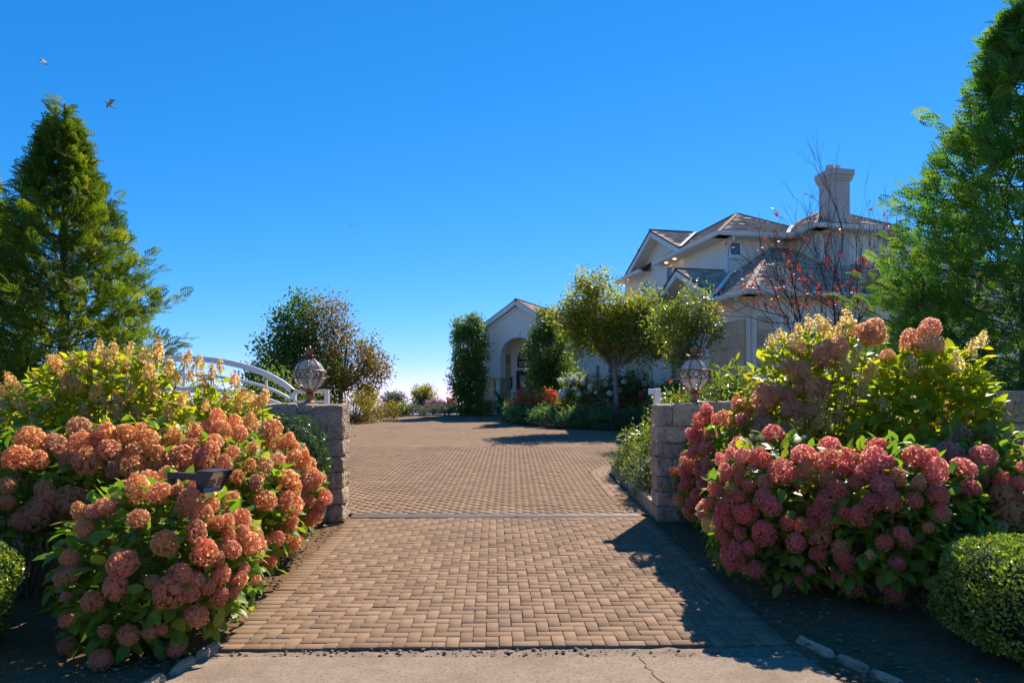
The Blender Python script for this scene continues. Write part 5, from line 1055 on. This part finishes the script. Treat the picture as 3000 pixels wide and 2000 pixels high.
# ---- leafy shrubs and trees
def crown_points(els, nclump, per, spread, p=2.0, shell=0.55):
    vol = np.array([r[0] * r[1] * r[2] for c, r in els]) ** 0.75; pr = vol / vol.sum(); P = []; O = []; CL = []
    for (c, r), w in zip(els, pr):
        k = max(3, int(round(nclump * w))); d = rdir(k); f = 1 - shell * rng.random(k) ** 1.5
        q = d * f[:, None] * np.array(r) * rng.uniform(0.86, 1.10, (k, 1)) + np.array(c); CL.append(q)
        j = rng.normal(0, spread, (k, per, 3)); P.append((q[:, None] + j).reshape(-1, 3)); O.append(unit((d[:, None] + j / spread * 0.45)).reshape(-1, 3))
    return np.vstack(P), np.vstack(O), np.vstack(CL)
def leafy(name, label, cat, els, nclump, per, spread, leaf, mat, tm=T_OVAL, base=None, trunk=0, limbs=True, shell=0.55, up=0.3, group=None, bark='bark', flowers=None, part='foliage', zfloor=True, limb_r=0.02):
    c0 = base or (els[0][0][0], els[0][0][1]); g = ground_at(*c0); root = thing(name, label, cat, (c0[0], c0[1], g), 0, group); B = np.array([c0[0], c0[1], g])
    P, O, CL = crown_points(els, nclump, per, spread, shell=shell)
    if zfloor:
        ok = P[:, 2] > np.array([ground_at(a, b) for a, b in P[:, :2]]) + 0.02; P, O = P[ok], O[ok]
    D = O * 0.8 + rng.normal(0, 0.6, O.shape) + np.array([0, 0, up]); N = O * 0.5 + np.array([0, 0, 0.8]) + rng.normal(0, 0.5, O.shape)
    r = (0.5 + 0.6 * np.array([noise.noise(Vector(p * 0.9)) for p in P]) + rng.normal(0, 0.22, len(P))) % 1
    tag(scatter('crown' if trunk else part, tm, P - B, frames(D, N), leaf * rng.uniform(0.65, 1.25, len(P)), mat, root, r), kind='stuff')
    if trunk:
        ctr = np.mean([c for c, r_ in els], axis=0) - B; t = MB(); fork = np.array([ctr[0] * 0.25, ctr[1] * 0.25, max(0.4, min(ctr[2] * 0.55, min(c[2] - r_[2] for c, r_ in els) - g + 0.2))])
        t.tube([(0, 0, -0.2), tuple(fork * 0.5 + np.array([0.02, 0, 0])), tuple(fork), tuple(fork * 0.5 + ctr * 0.5), tuple(ctr + np.array([0, 0, els[0][1][2] * 0.5]))], [trunk, trunk * 0.85, trunk * 0.75, trunk * 0.45, trunk * 0.12], 8)
        t.build('trunk', MT[bark], root, smooth=True)
    else: fork = np.array([0, 0, 0.05])
    if limbs:
        l = MB()
        for q in CL[::max(1, len(CL) // 70)]:
            e = q - B; m = fork * 0.5 + e * 0.5 + rng.normal(0, 0.06, 3) + np.array([0, 0, 0.1]); l.tube([tuple(fork), tuple(m), tuple(e)], [limb_r * 1.5, limb_r, limb_r * 0.3], 4, False)
        l.build('limbs', MT[bark], root, kind='stuff')
    if flowers:
        for fp in flowers: fp(root, P, O, B)
    return root
# small blooms placed on a shrub's outer leaves
def bloom_mesh(name, mat, n=10):
    d = rdir(n); d[:, 2] = np.abs(d[:, 2]); A = []; F = []
    for i in range(n):
        R = frames(np.array([d[i]]), np.array([rdir(1)[0]]))[0]; v = np.array([(0, 0, 0), (-0.55, 0.6, 0.1), (0, 1, 0.05), (0.55, 0.6, 0.1)]) @ R.T; A.append(v); F += [(4 * i, 4 * i + 1, 4 * i + 2), (4 * i, 4 * i + 2, 4 * i + 3)]
    me = newmesh(name, np.vstack(A), F, np.repeat(rng.random(n), 2)); me.materials.append(mat); return me
BLOOM = {k: bloom_mesh('bloom', MT[m], 12) for k, m in (('rose', 'rose'), ('orange', 'orange'), ('purple', 'purple'), ('mauve', 'mauve'))}
def blooms(kind, n, size, zmin=-9, name='bloom', heads=None, color=None, spot=None):
    def f(root, P, O, B):
        sel = np.where((P[:, 1] < np.median(P[:, 1]) + 0.25) & (P[:, 2] > zmin) & (O[:, 2] > -0.3))[0]
        if len(sel) == 0: return
        for i in rng.choice(sel, min(n, len(sel)), replace=False):
            me = heads[rng.integers(len(heads))] if heads else BLOOM[kind]
            o = bpy.data.objects.new(name, me); COL.objects.link(o); o.parent = root; p = (P[i] if spot is None else np.array(spot) + rng.normal(0, 0.12, 3)) - B + O[i] * 0.05 + np.array([0, -0.04, 0.03])
            o.location = Vector(p); s = size * rng.uniform(0.7, 1.25); o.scale = (s, s, s); o.rotation_euler = (rng.normal(0, 0.5) + 0.4, rng.normal(0, 0.5), rng.random() * 6)
            if color: o.color = (*color, 1)
    return f

# behind the left wall
leafy('climbing_shrub', 'dark shrub with purple flowers behind the white gate', 'shrub', E_(-4.3, 12.1, 1.55, .75, .4, .75, -3.6, 12.2, 1.3, .6, .4, .55), 160, 24, 0.10, 0.075, MT['darkgreen'], flowers=[blooms('purple', 14, 0.045, 1.6)])
leafy('evergreen_tree', 'dark green tree behind the left lantern', 'tree', E_(-7.2, 22, 2.7, 1.15, 1.0, 1.3, -6.9, 22, 4.1, .75, .7, 1.0, -7.9, 22, 2.2, .7, .8, .7, -6.2, 22, 2.3, .8, .8, .8), 420, 40, 0.17, 0.12, MT['darkgreen'], base=(-6.9, 22), trunk=0.12, limb_r=0.016)
leafy('turning_tree', 'sparse brown-leaved tree just right of the left lantern', 'tree', E_(-5.3, 22.3, 3.0, 1.25, 1.0, 1.15, -6.2, 22.4, 4.3, .9, .7, 1.0, -4.6, 22.3, 2.7, .6, .6, .6), 330, 26, 0.15, 0.10, MT['brownleaf'], base=(-5.7, 22.4), trunk=0.10, limb_r=0.014)
leafy('golden_hedge', 'yellow and green hedge along the far left of the forecourt', 'hedge', E_(-7.2, 31.2, 1.25, 1.3, .6, .65, -8.8, 30, 1.35, 1.0, .6, .85, -6.0, 33.0, 1.15, .7, .6, .45), 260, 26, 0.12, 0.10, MT['yellowleaf'])
leafy('upright_shrub', 'olive shrub with upright twigs behind the golden hedge', 'shrub', E_(-7.1, 33.2, 1.95, .55, .5, .6), 80, 24, 0.11, 0.10, MT['maple'], up=0.9)
leafy('blue_shrub', 'low blue-green shrub on the skyline', 'shrub', E_(-6.75, 38.8, 1.6, .85, .6, .55), 110, 24, 0.10, 0.10, MT['bluegreen'])
leafy('clipped_hedge', 'small clipped green hedge at the edge of the silver groundcover', 'hedge', E_(-6.0, 36.9, 1.25, .52, .4, .36), 120, 30, 0.05, 0.05, MT['box'], shell=0.2, limbs=False)
leafy('leafy_shrub', 'round leafy shrub standing alone against the sky', 'shrub', E_(-5.15, 39.8, 1.7, .8, .6, .8, -4.8, 39.8, 2.2, .35, .3, .45, -5.5, 39.8, 2.15, .3, .3, .4), 130, 22, 0.12, 0.12, MT['maple'], up=0.6)
leafy('heather', 'mauve flowering heather behind the silver groundcover', 'flowers', E_(-4.35, 38.9, 1.35, .66, .4, .36), 130, 26, 0.07, 0.08, MT['mauve'], tm=T_OVAL, up=0.9)
leafy('orange_hydrangea', 'small orange-pink flowering bush left of the columnar tree', 'bush', E_(-3.55, 39.0, 1.4, .36, .3, .36), 60, 14, 0.06, 0.07, MT['hleaf'], flowers=[blooms('x', 12, 0.09, heads=HD_ROSE, color=(0.5, 0.2, 0.13), name='flower_head')])
tag(leafy('silver_groundcover', 'silvery groundcover along the far edge of the forecourt', 'groundcover', E_(-6.5, 36.6, .95, .75, .5, .32, -5.4, 37.4, 1.0, .9, .5, .36, -4.2, 38.1, 1.05, .9, .5, .36, -3.1, 38.4, 1.0, .8, .5, .30), 420, 34, 0.09, 0.10, MT['silver'], tm=T_OVAL, up=0.8, limbs=False, shell=0.4))
# entry trees
leafy('columnar_tree', 'dense columnar tree left of the arched entry', 'tree', E_(-2.42, 37.5, 2.5, 1.05, .8, 1.65, -2.42, 37.5, 4.45, 1.0, .8, 1.65, -2.05, 37.5, 5.7, .45, .4, .8, -2.8, 37.5, 5.45, .46, .4, .75), 520, 32, 0.14, 0.135, MT['hornbeam'], trunk=0.1, up=0.7)
leafy('low_hedge', 'dark low hedge at the foot of the columnar tree', 'hedge', E_(-1.95, 37.1, 1.2, 1.1, .55, .68), 160, 36, 0.11, 0.09, MT['hornbeam'])
leafy('columnar_tree', 'dark conical tree covering the right side of the entry', 'tree', E_(2.0, 33.2, 2.3, 1.4, 1.0, 1.5, 1.75, 33.2, 4.0, 1.05, .9, 1.5, 1.6, 33.2, 5.3, .55, .5, .8), 620, 32, 0.13, 0.12, MT['darkgreen'], trunk=0.1, up=0.5)
leafy('maple_tree', 'broad yellow-green maple in front of the house', 'tree', E_(3.7, 27.6, 5.0, 1.5, 1.3, 1.0, 4.9, 27.3, 5.3, 1.2, 1.0, .9, 2.75, 27.6, 5.5, .8, .7, .8, 3.4, 27.4, 6.35, 1.0, .8, .55, 5.9, 26.8, 4.9, .9, .8, .9, 4.3, 27.0, 4.1, 1.3, .8, .55, 5.5, 26.6, 3.9, .8, .7, .6, 3.05, 27.3, 4.4, .8, .7, .55, 2.15, 27.3, 5.0, .75, .6, .7, 2.6, 27.0, 3.8, .45, .4, .4), 360, 40, 0.20, 0.135, MT['maple'], tm=T_MAPLE, base=(4.25, 27.6), trunk=0.12, bark='palebark', up=0.1, shell=0.8)
leafy('small_tree', 'slim multi-stemmed tree with glossy leaves by the house window', 'tree', E_(5.05, 21.9, 4.1, .62, .5, .75, 5.75, 21.8, 4.6, .6, .5, .7, 6.15, 21.7, 4.1, .45, .4, .6, 5.5, 21.8, 3.2, .45, .4, .5), 150, 26, 0.17, 0.17, MT['bright'], tm=T_LONG, base=(5.6, 21.8), trunk=0.035, bark='palebark', limb_r=0.014)
# island bed
leafy('low_border', 'low grey-green clipped border curving along the forecourt', 'hedge', E_(-0.05, 32.3, 1.05, .45, .8, .45, .55, 30.4, 1.0, .6, .8, .48, 1.5, 28.9, .95, .8, .7, .5, 2.7, 27.7, .95, .9, .6, .5, 3.9, 27.1, .95, .9, .6, .5, 5.1, 26.9, .95, .9, .6, .5, 6.2, 26.8, .95, .9, .6, .5), 560, 38, 0.10, 0.10, MT['liriope'], up=0.6, limbs=False, shell=0.35)
leafy('rose_bush', 'sunlit red rose bush in front of the entry door', 'rose bush', E_(.75, 30.8, 1.45, .85, .6, .62, 1.5, 30.4, 1.6, .6, .5, .55), 190, 26, 0.11, 0.085, MT['bright'], flowers=[blooms('rose', 90, 0.10, 1.35)])
leafy('rose_bush', 'shaded red rose bush behind the low border', 'rose bush', E_(3.2, 28.6, 1.35, 1.0, .55, .62, 4.8, 28.0, 1.3, 1.1, .55, .6), 260, 28, 0.11, 0.085, MT['hornbeam'], flowers=[blooms('rose', 70, 0.095, 1.3)])
leafy('white_hydrangea', 'white hydrangea left of the maple trunk', 'hydrangea', E_(3.0, 29.5, 2.0, 1.0, .55, .95), 170, 28, 0.12, 0.11, MT['hornbeam'], flowers=[blooms('x', 44, 0.125, 1.85, heads=HD_SNOW, name='flower_head')])
leafy('white_hydrangea', 'white hydrangea right of the maple trunk', 'hydrangea', E_(4.8, 28.6, 2.05, 1.1, .55, .95), 180, 28, 0.12, 0.11, MT['darkgreen'], flowers=[blooms('x', 34, 0.115, 1.85, heads=HD_SNOW, name='flower_head')])
leafy('dark_shrub', 'dark leafy shrub under the house window', 'shrub', E_(6.0, 25.6, 1.7, .75, .5, .75, 5.7, 25.3, 1.3, .6, .5, .5), 160, 28, 0.11, 0.10, MT['darkgreen'])
# beyond the right wall
leafy('leafy_hedge', 'bright green hedge behind the right lantern', 'hedge', E_(2.95, 12.5, 1.2, .48, .5, .72, 3.75, 12.6, 1.5, .75, .5, .72, 4.75, 12.7, 1.6, .8, .5, .75, 5.6, 12.6, 1.5, .7, .5, .8), 620, 34, 0.085, 0.06, MT['bright'], shell=0.35, flowers=[blooms('orange', 9, 0.05, spot=(3.1, 12.0, 1.98)), blooms('purple', 5, 0.05, spot=(4.7, 12.3, 2.3))])
leafy('rhododendron', 'tall leafy rosette rising above the right hedge', 'shrub', E_(4.1, 12.9, 2.15, .28, .25, .30), 16, 14, 0.10, 0.18, MT['bright'], tm=T_LONG)
leafy('catmint', 'flowering grey-green catmint spilling over the planter kerb', 'catmint', E_(2.55, 13.7, .55, .5, .65, .36, 2.5, 12.6, .5, .45, .6, .38), 300, 32, 0.07, 0.055, MT['catmint'], up=0.7, limbs=False, shell=0.4, flowers=[blooms('mauve', 70, 0.022, 0.55)])
leafy('sage_bush', 'dark green sage bush tight behind the right wall end', 'shrub', E_(2.42, 11.2, .45, .40, .6, .40), 190, 32, 0.07, 0.055, MT['sage'], up=0.5, shell=0.4, flowers=[blooms('mauve', 16, 0.02, 0.3)])
leafy('flowering_shrub', 'yellow-green shrub in the planter behind the right wall', 'shrub', E_(2.9, 14.6, .85, .48, .45, .42), 120, 26, 0.08, 0.085, MT['bright'])

# ---- Japanese maple: bare branching crown with a few red leaves
def red_maple(base, H):
    g = ground_at(*base); root = thing('red_maple', 'bare-branched maple with few red leaves in front of the garage roof', 'tree', (base[0], base[1], g)); wood = MB(); P = []; D = []
    def grow(p, d, L, r, lev):
        if lev > 1 and (p[0] < -2.5 or p[0] > 2.2): return
        pts = [p]; n = 4 if lev < 3 else 3
        for i in range(n):
            d = unit(d + rng.normal(0, 0.13, 3) + np.array([0, 0, 0.06])); pts.append(pts[-1] + d * L / n)
        wood.tube([tuple(q) for q in pts], list(np.linspace(r, r * 0.62, n + 1)), 5 if lev < 2 else 3, False)
        if lev >= 5:
            lowp = pts[-1][2] < H * 0.62
            if rng.random() < (0.75 if lowp else 0.12):
                for k in range(rng.integers(2, 6)): P.append(pts[rng.integers(1, n + 1)] + rng.normal(0, 0.02, 3)); D.append(d + rng.normal(0, 0.8, 3))
            return
        for k in range(3 if lev < 4 else 2):
            t = pts[-1] if k < 2 else pts[2]; a = unit(d + rng.normal(0, 0.33, 3) + np.array([0, 0, 0.09])); grow(t, a, L * rng.uniform(0.62, 0.84), r * 0.60, lev + 1)
    for k in range(5):
        a = k * 1.26 + 0.3; grow(np.array([0, 0, 0.1]), unit(np.array([math.cos(a) * 0.36, math.sin(a) * 0.30, 1.0])), H * 0.27, 0.05, 0)
    wood.build('branches', MT['darkbark'], root)
    P, D = np.array(P), np.array(D)
    tag(scatter('leaves', T_MAPLE, P, frames(D, rdir(len(D)) + np.array([0, 0, 0.5])), 0.10 * rng.uniform(0.6, 1.2, len(P)), MT['redleaf'], root), kind='stuff')
    print('red maple', len(wood.f), len(P))
red_maple((8.0, 17.0), 7.9)
# fallen leaves
n = 96; P = np.c_[np.r_[rng.uniform(-3.2, -2.15, 36), rng.uniform(2.0, 4.0, 44), rng.uniform(-1.8, 1.8, 16)], np.r_[rng.uniform(4.3, 9.2, 80), rng.uniform(6, 18, 16)], np.zeros(n)]
P[:, 2] = [bed_z(x, y) + 0.035 if abs(x) > 2 else GZ(y) + 0.012 for x, y in P[:, :2]]
D = rdir(n); D[:, 2] *= 0.25
tag(scatter('leaf_litter', T_OVAL, P, frames(D, np.tile([0, 0, 1.0], (n, 1)) + rng.normal(0, 0.3, (n, 3))), rng.uniform(0.035, 0.085, n), MT['litter']), 'fallen orange leaves scattered on the soil and paving', 'leaves', kind='stuff')
# ------------------------------------------------------------------ lanterns, gate, intercom, birds
def lantern(label, x, y, z):
    root = thing('globe_lantern', label, 'lantern', (x, y, z), 0.2, 'globe lanterns on the gate walls'); R = 0.222; zc = 0.405
    MB().lathe([(0.085, 0), (0.085, 0.02), (0.055, 0.035), (0.05, 0.06), (0.062, 0.10), (0.066, 0.125), (0.05, 0.145), (0.045, 0.155), (0.10, 0.175), (0.115, 0.195), (0.10, 0.205)], n=20).build('base', MT['bronze'], root, smooth=True)
    g = MB().lathe([(R * math.sin(t) * 0.97, zc - R * math.cos(t) * 0.97) for t in np.linspace(0.38, PI - 0.32, 26)], n=36); g.f = g.f[:-2]
    g.build('glass_globe', MT['glass'], root, smooth=True)
    for k in range(8):
        a = 2 * PI * k / 8; pts = [(R * math.sin(t) * math.cos(a), R * math.sin(t) * math.sin(a), zc - R * math.cos(t)) for t in np.linspace(0.42, PI - 0.36, 18)]
        MB().tube(pts, 0.0085, 6).build('rib', MT['bronze'], root, smooth=True)
    band = []
    for dz in (-0.055, 0.055):
        rr = math.sqrt(R * R - dz * dz) + 0.008; MB().tube([(rr * math.cos(t), rr * math.sin(t), zc + dz) for t in np.linspace(0, 2 * PI, 41)], 0.010, 6, False).build('band_ring', MT['bronze'], root, smooth=True)
    ring = None
    for k in range(18):
        a = 2 * PI * (k + 0.5) / 18
        if ring is None: ring = MB().tube([(0.036 * math.cos(t), 0, 0.040 * math.sin(t)) for t in np.linspace(0, 2 * PI, 17)], 0.006, 5, False).build('band_circle', MT['bronze'], root, smooth=True); o = ring
        else: o = link('band_circle', ring.data, None, root)
        o.location = ((R + 0.004) * math.cos(a), (R + 0.004) * math.sin(a), zc); o.rotation_euler = (0, 0, a + PI / 2)
    t = MB().lathe([(0.085, zc + 0.205), (0.075, zc + 0.225), (0.045, zc + 0.25), (0.04, zc + 0.265), (0.05, zc + 0.275)], n=20); t.build('top_collar', MT['bronze'], root, smooth=True)
    for (n, r0, r1, z0, z1, w, nm) in ((10, 0.045, 0.115, zc + 0.245, zc + 0.285, 0.045, 'collar_leaf'), (6, 0.032, 0.058, zc + 0.29, zc + 0.385, 0.055, 'crown_leaf')):
        for k in range(n):
            a = 2 * PI * k / n; c, s = math.cos(a), math.sin(a); P = lambda r, u, zz: (c * r - s * u, s * r + c * u, zz)
            m = MB(); m.add([P(r0, -w / 2, z0), P(r0, w / 2, z0), P(r1 * 0.9, w / 2, (z0 + z1) / 2), P(r1, 0, z1), P(r1 * 0.9, -w / 2, (z0 + z1) / 2), P(r0 - 0.012, 0, z0), P(r1 * 0.9 - 0.015, 0, (z0 + z1) / 2 + 0.012)], [(0, 1, 2, 3, 4), (5, 6, 3, 2, 1), (5, 0, 4, 3, 6)]); m.build(nm, MT['bronze'], root)
    MB().lathe([(0.035, zc + 0.27), (0.04, zc + 0.30), (0.045, zc + 0.34), (0.03, zc + 0.375), (0.012, zc + 0.40)], n=14).build('finial', MT['bronze'], root, smooth=True)
    MB().lathe([(0.022, zc - 0.20), (0.022, zc - 0.08), (0.035, zc - 0.075), (0.04, zc - 0.02), (0.03, zc + 0.05), (0.01, zc + 0.07)], n=14).build('bulb', MT['bulb'], root, smooth=True)
lantern('bronze and glass globe lantern on the left gate wall', -2.86, 9.64, GZ(9.44) + 1.645)
lantern('bronze and glass globe lantern on the right gate wall', 2.58, 9.66, GZ(9.46) + 1.65)

# sliding gate, run back behind the left wall
gt = thing('sliding_gate', 'white arched metal sliding gate run back behind the left wall', 'gate', (-4.92, 10.25, GZ(10.25))); g0 = GZ(10.25)
def gb(name, pts, w, h):
    for p, q in zip(pts[:-1], pts[1:]): pass
    m = MB(); P = [Vector(p) for p in pts]
    V = []
    for i, p in enumerate(P):
        d = (P[min(i + 1, len(P) - 1)] - P[max(i - 1, 0)]).normalized(); nz = Vector((-d.z, 0, d.x))
        V += [p + nz * (b * h / 2) + Vector((0, a * w / 2, 0)) for a, b in ((-1, -1), (1, -1), (1, 1), (-1, 1))]
    F = [(4 * i + k, 4 * i + (k + 1) % 4, 4 * i + 4 + (k + 1) % 4, 4 * i + 4 + k) for i in range(len(P) - 1) for k in range(4)] + [(0, 1, 2, 3), (4 * len(P) - 1, 4 * len(P) - 2, 4 * len(P) - 3, 4 * len(P) - 4)]
    m.add(V, F).build(name, MT['white'], gt, bevel=0.004)
zr = lambda py: EYE + (1165 - py) / 2000 * 10.25 - g0
HWG = 2.2
for sx in (-1, 1):
    x0, x1 = sx * (HWG - 0.06), sx * (HWG - 0.56)
    gb('post', [(x0, 0, 0.1), (x0, 0, zr(1140))], 0.06, 0.065); gb('post', [(x1, 0, 0.1), (x1, 0, zr(1140))], 0.06, 0.075)
    gb('rail', [(x0 - sx * 0.033, 0, zr(1146)), (x1 + sx * 0.038, 0, zr(1146))], 0.055, 0.06); gb('rail', [(x0 - sx * 0.033, 0, zr(1175)), (x1 + sx * 0.038, 0, zr(1175))], 0.04, 0.03)
    gb('rail', [(x0 - sx * 0.033, 0, 0.16), (x1 + sx * 0.038, 0, 0.16)], 0.055, 0.06)
xi = HWG - 0.56
for (zz, rise, w, nm) in ((zr(1148), 0.50, 0.085, 'arch_rail'), (zr(1176), 0.40, 0.04, 'arch_bar'), (zr(1205), 0.34, 0.06, 'arch_bar')):
    gb(nm, [(xi * math.sin(t) / math.sin(1.1), 0, zz + rise * (math.cos(t) - math.cos(1.1)) / (1 - math.cos(1.1))) for t in np.linspace(-1.1, 1.1, 33)], 0.06, w)
gb('rail', [(-xi + 0.04, 0, 0.16), (xi - 0.04, 0, 0.16)], 0.055, 0.06)
for x in np.linspace(-xi, xi, 9)[1:-1]: gb('baluster', [(x, 0, 0.19), (x, 0, zr(1148) + 0.46 * (1 - (x / xi) ** 2) - 0.02)], 0.035, 0.03)
gp = thing('gate_catch_post', 'short white post with an arm behind the right wall end', 'post', (2.16, 10.15, GZ(10.15)))
MB().box(-0.045, 0.045, -0.045, 0.045, -0.1, 1.84).build('post', MT['white'], gp, bevel=0.006)
MB().box(-0.13, -0.048, -0.04, 0.04, 1.765, 1.835).box(-0.128, -0.05, -0.046, 0.046, 1.75, 1.764).build('arm', MT['white'], gp, bevel=0.004)
MB().box(0.0455, 0.07, -0.03, 0.03, 0.75, 0.83).build('latch', MT['steel'], gp)
# track across the drive
tk = thing('gate_track', 'flush metal gate track crossing the drive between the walls', 'gate track', (0, 9.93, GZ(9.93)))
for x0, x1, mt in ((-2.32, 0.37, 'black'), (0.375, 1.86, 'steel')):  # one rail: its darker and brighter reflection painted as two metals
    MB().box(x0, x1, -0.055, -0.03, -0.03, 0.012).box(x0, x1, 0.03, 0.055, -0.03, 0.012).build('channel', MT['rail'], tk); MB().box(x0, x1, -0.026, 0.026, -0.03, 0.004).build('rail', MT['rail'] if mt == 'steel' else surf('track_dark_reflection', (0.12, 0.115, 0.11), rough=0.6, metal=0.3), tk)
for x0, x1 in ((-2.32, 1.9),):
    MB().box(x0, x1, -0.13, -0.06, -0.05, 0.0).build('threshold', MT['paver'], tk); MB().box(x0, x1, 0.06, 0.13, -0.05, 0.0).build('threshold', MT['paver'], tk)

# intercom: hooded keypad box on a gooseneck post
ic = thing('intercom', 'black hooded intercom with steel keypad among the left hydrangeas', 'intercom', (-2.27, 5.12, GZ(5.12)), math.radians(66)); zt = EYE - 0.1050 * 5.12 - GZ(5.12); w = 0.088; hh = 0.165
side = [(-0.15, zt), (0.03, zt), (0.03, zt - hh), (-0.02, zt - hh)]        # (y, z) profile: the hood overhangs at the top
ic.scale = (1, 1, 1)
hb = MB()
for sx in (-w - 0.006, w): hb.prism([(sx, y, z) for y, z in side], (0.006, 0, 0))
hb.box(-w, w, 0.02, 0.03, zt - hh, zt).add([(-w, -0.15, zt), (w, -0.15, zt), (w, 0.02, zt), (-w, 0.02, zt), (-w, -0.15, zt - 0.006), (w, -0.15, zt - 0.006), (w, 0.02, zt - 0.006), (-w, 0.02, zt - 0.006)], [(0, 1, 2, 3), (7, 6, 5, 4), (0, 4, 5, 1)])
hb.add([(-w, -0.02, zt - hh), (w, -0.02, zt - hh), (w, 0.02, zt - hh), (-w, 0.02, zt - hh)], [(3, 2, 1, 0)])
hb.build('hood', MT['black'], ic)
slp = lambda t: (-0.095 + 0.08 * t, zt - 0.012 - (hh - 0.02) * t)          # sloping steel plate inside
pl = MB().add([(-w + 0.002, slp(0.25)[0], slp(0.25)[1]), (w - 0.002, slp(0.25)[0], slp(0.25)[1]), (w - 0.002, slp(0.95)[0], slp(0.95)[1]), (-w + 0.002, slp(0.95)[0], slp(0.95)[1]), (-w + 0.002, -0.10, zt - 0.012), (w - 0.002, -0.10, zt - 0.012), (-w + 0.002, -0.052, zt - hh + 0.002), (w - 0.002, -0.052, zt - hh + 0.002)], [(3, 2, 1, 0), (0, 1, 5, 4), (6, 7, 2, 3)]).build('face_plate', MT['steel'], ic)
nrm = Vector((0, -(slp(0)[1] - slp(1)[1]), slp(0)[0] - slp(1)[0])).normalized(); nrm = Vector((0, -0.86, -0.5)) if nrm.y > 0 else nrm
for r in range(4):
    for c in range(3):
        t = 0.42 + 0.12 * r; y, z = slp(t); x = -w + 0.03 + c * 0.024; o = MB().box(-0.008, 0.008, -0.003, 0.001, -0.006, 0.006).build('key', MT['black'], pl); o.location = (x, y - 0.002, z)
for r in range(6):
    y, z = slp(0.36 + 0.08 * r); o = MB().box(-0.024, 0.024, -0.002, 0.001, -0.0018, 0.0018).build('speaker_slot', MT['black'], pl); o.location = (0.05, y - 0.002, z)
o = MB().lathe([(0.009, 0), (0.008, 0.004)], n=12).build('call_button', MT['black'], pl); o.location = (0, slp(0.55)[0] - 0.002, slp(0.55)[1]); o.rotation_euler = (1.3, 0, 0)
o = MB().box(-0.016, 0.016, -0.004, 0.001, -0.010, 0.010).build('camera_lens', MT['black'], pl); o.location = (0.05, -0.105, zt - 0.026)
MB().bar((-0.02, 0.03, zt - 0.055), (-0.02, 0.34, zt - 0.055), 0.05, 0.05).bar((-0.02, 0.365, zt - 0.03), (-0.02, 0.365, -0.1), 0.05, 0.05).build('gooseneck_post', MT['black'], ic)

# potted plant by the entry column
pt = thing('potted_plant', 'potted palm with trailing greenery beside the entry column', 'potted plant', (-0.62, 37.6, GZ(37.6) + 0.03))
MB().lathe([(0.16, 0), (0.18, 0.05), (0.26, 0.42), (0.29, 0.46), (0.27, 0.47)], n=18).build('pot', MT['terracotta'], pt, smooth=True)
n = 600; d = rdir(n); P = d * np.array([0.36, 0.32, 0.30]) + np.array([0, 0, 0.52]); tag(scatter('trailing_leaves', T_OVAL, P, frames(d + rng.normal(0, .4, (n, 3)), d), rng.uniform(.05, .1, n), MT['bright'], pt), kind='stuff')
n = 26; a = rng.random(n) * 6.3; D = np.c_[np.cos(a) * 0.5, np.sin(a) * 0.5, np.ones(n)]; scatter('palm_leaf', T_BLADE, np.tile([0, 0, 0.6], (n, 1)) + rng.normal(0, .02, (n, 3)), frames(D, np.c_[np.cos(a), np.sin(a), np.zeros(n)] * -1 + [0, 0, .3]), rng.uniform(0.6, 1.1, n), MT['sage'], pt)['kind'] = 'stuff'

# gulls
def gull(label, loc, rot, up1, up2, s=1.0):
    root = thing('gull', label, 'bird', loc); root.rotation_euler = rot; root.scale = (s, s, s)
    MB().tube([(-0.30, 0, 0.03), (-0.26, 0, 0.03), (-0.19, 0, 0.015), (-0.05, 0, 0), (0.12, 0, 0.0), (0.26, 0, 0.015), (0.34, 0, 0.02)], [0.008, 0.035, 0.05, 0.075, 0.07, 0.035, 0.012], 10).build('body', MT['gull'], root, smooth=True)
    MB().tube([(-0.30, 0, 0.03), (-0.36, 0, 0.018)], [0.012, 0.004], 6).build('beak', MT['bronze'], root)
    MB().prism([(0.24, -0.03, 0.012), (0.44, -0.09, 0.012), (0.46, 0.09, 0.012), (0.24, 0.03, 0.012)], (0, 0, 0.012)).build('tail', MT['gullw'], root)
    for sg, u in ((-1, up1), (1, up2)):
        A = [(-0.10, 0.04), (-0.14, 0.30), (0.02, 0.62), (0.10, 0.60), (0.08, 0.30), (0.10, 0.04)]
        z = lambda y: u * (min(y, 0.30) * 0.9) - max(0, y - 0.30) * 0.25 * (1 if u > 0 else -0.5)
        P = [(x, sg * y, 0.03 + z(y)) for x, y in A]; n = len(P); V = P + [(x, y, zz + 0.012) for x, y, zz in P]
        F = [(0, 1, 4, 5), (1, 2, 3, 4), (6, 11, 10, 7), (7, 10, 9, 8)] + [(i, (i + 1) % n, n + (i + 1) % n, n + i) for i in range(n)]
        MB().add(V, F).build('wing', MT['gull'], root)
gull('gull with wings drooping, higher at upper left', (-34.3, 50, 26.4), (0.35, 0.45, 0.75), -0.6, 0.35, 1.15)
gull('gull gliding just right of the conifer tip', (-29.5, 50, 23.3), (-0.2, 0.45, 0.85), 0.5, 0.75, 1.15)
gull('tiny far bird, upper of the two specks in the open sky', (-47.5, 200, 52.8), (0.2, 0.1, 0.6), 0.5, 0.5, 1.0)
gull('tiny far bird, lower of the two specks in the open sky', (-47.0, 200, 52.2), (0.1, 0.1, -0.5), 0.4, 0.5, 1.0)
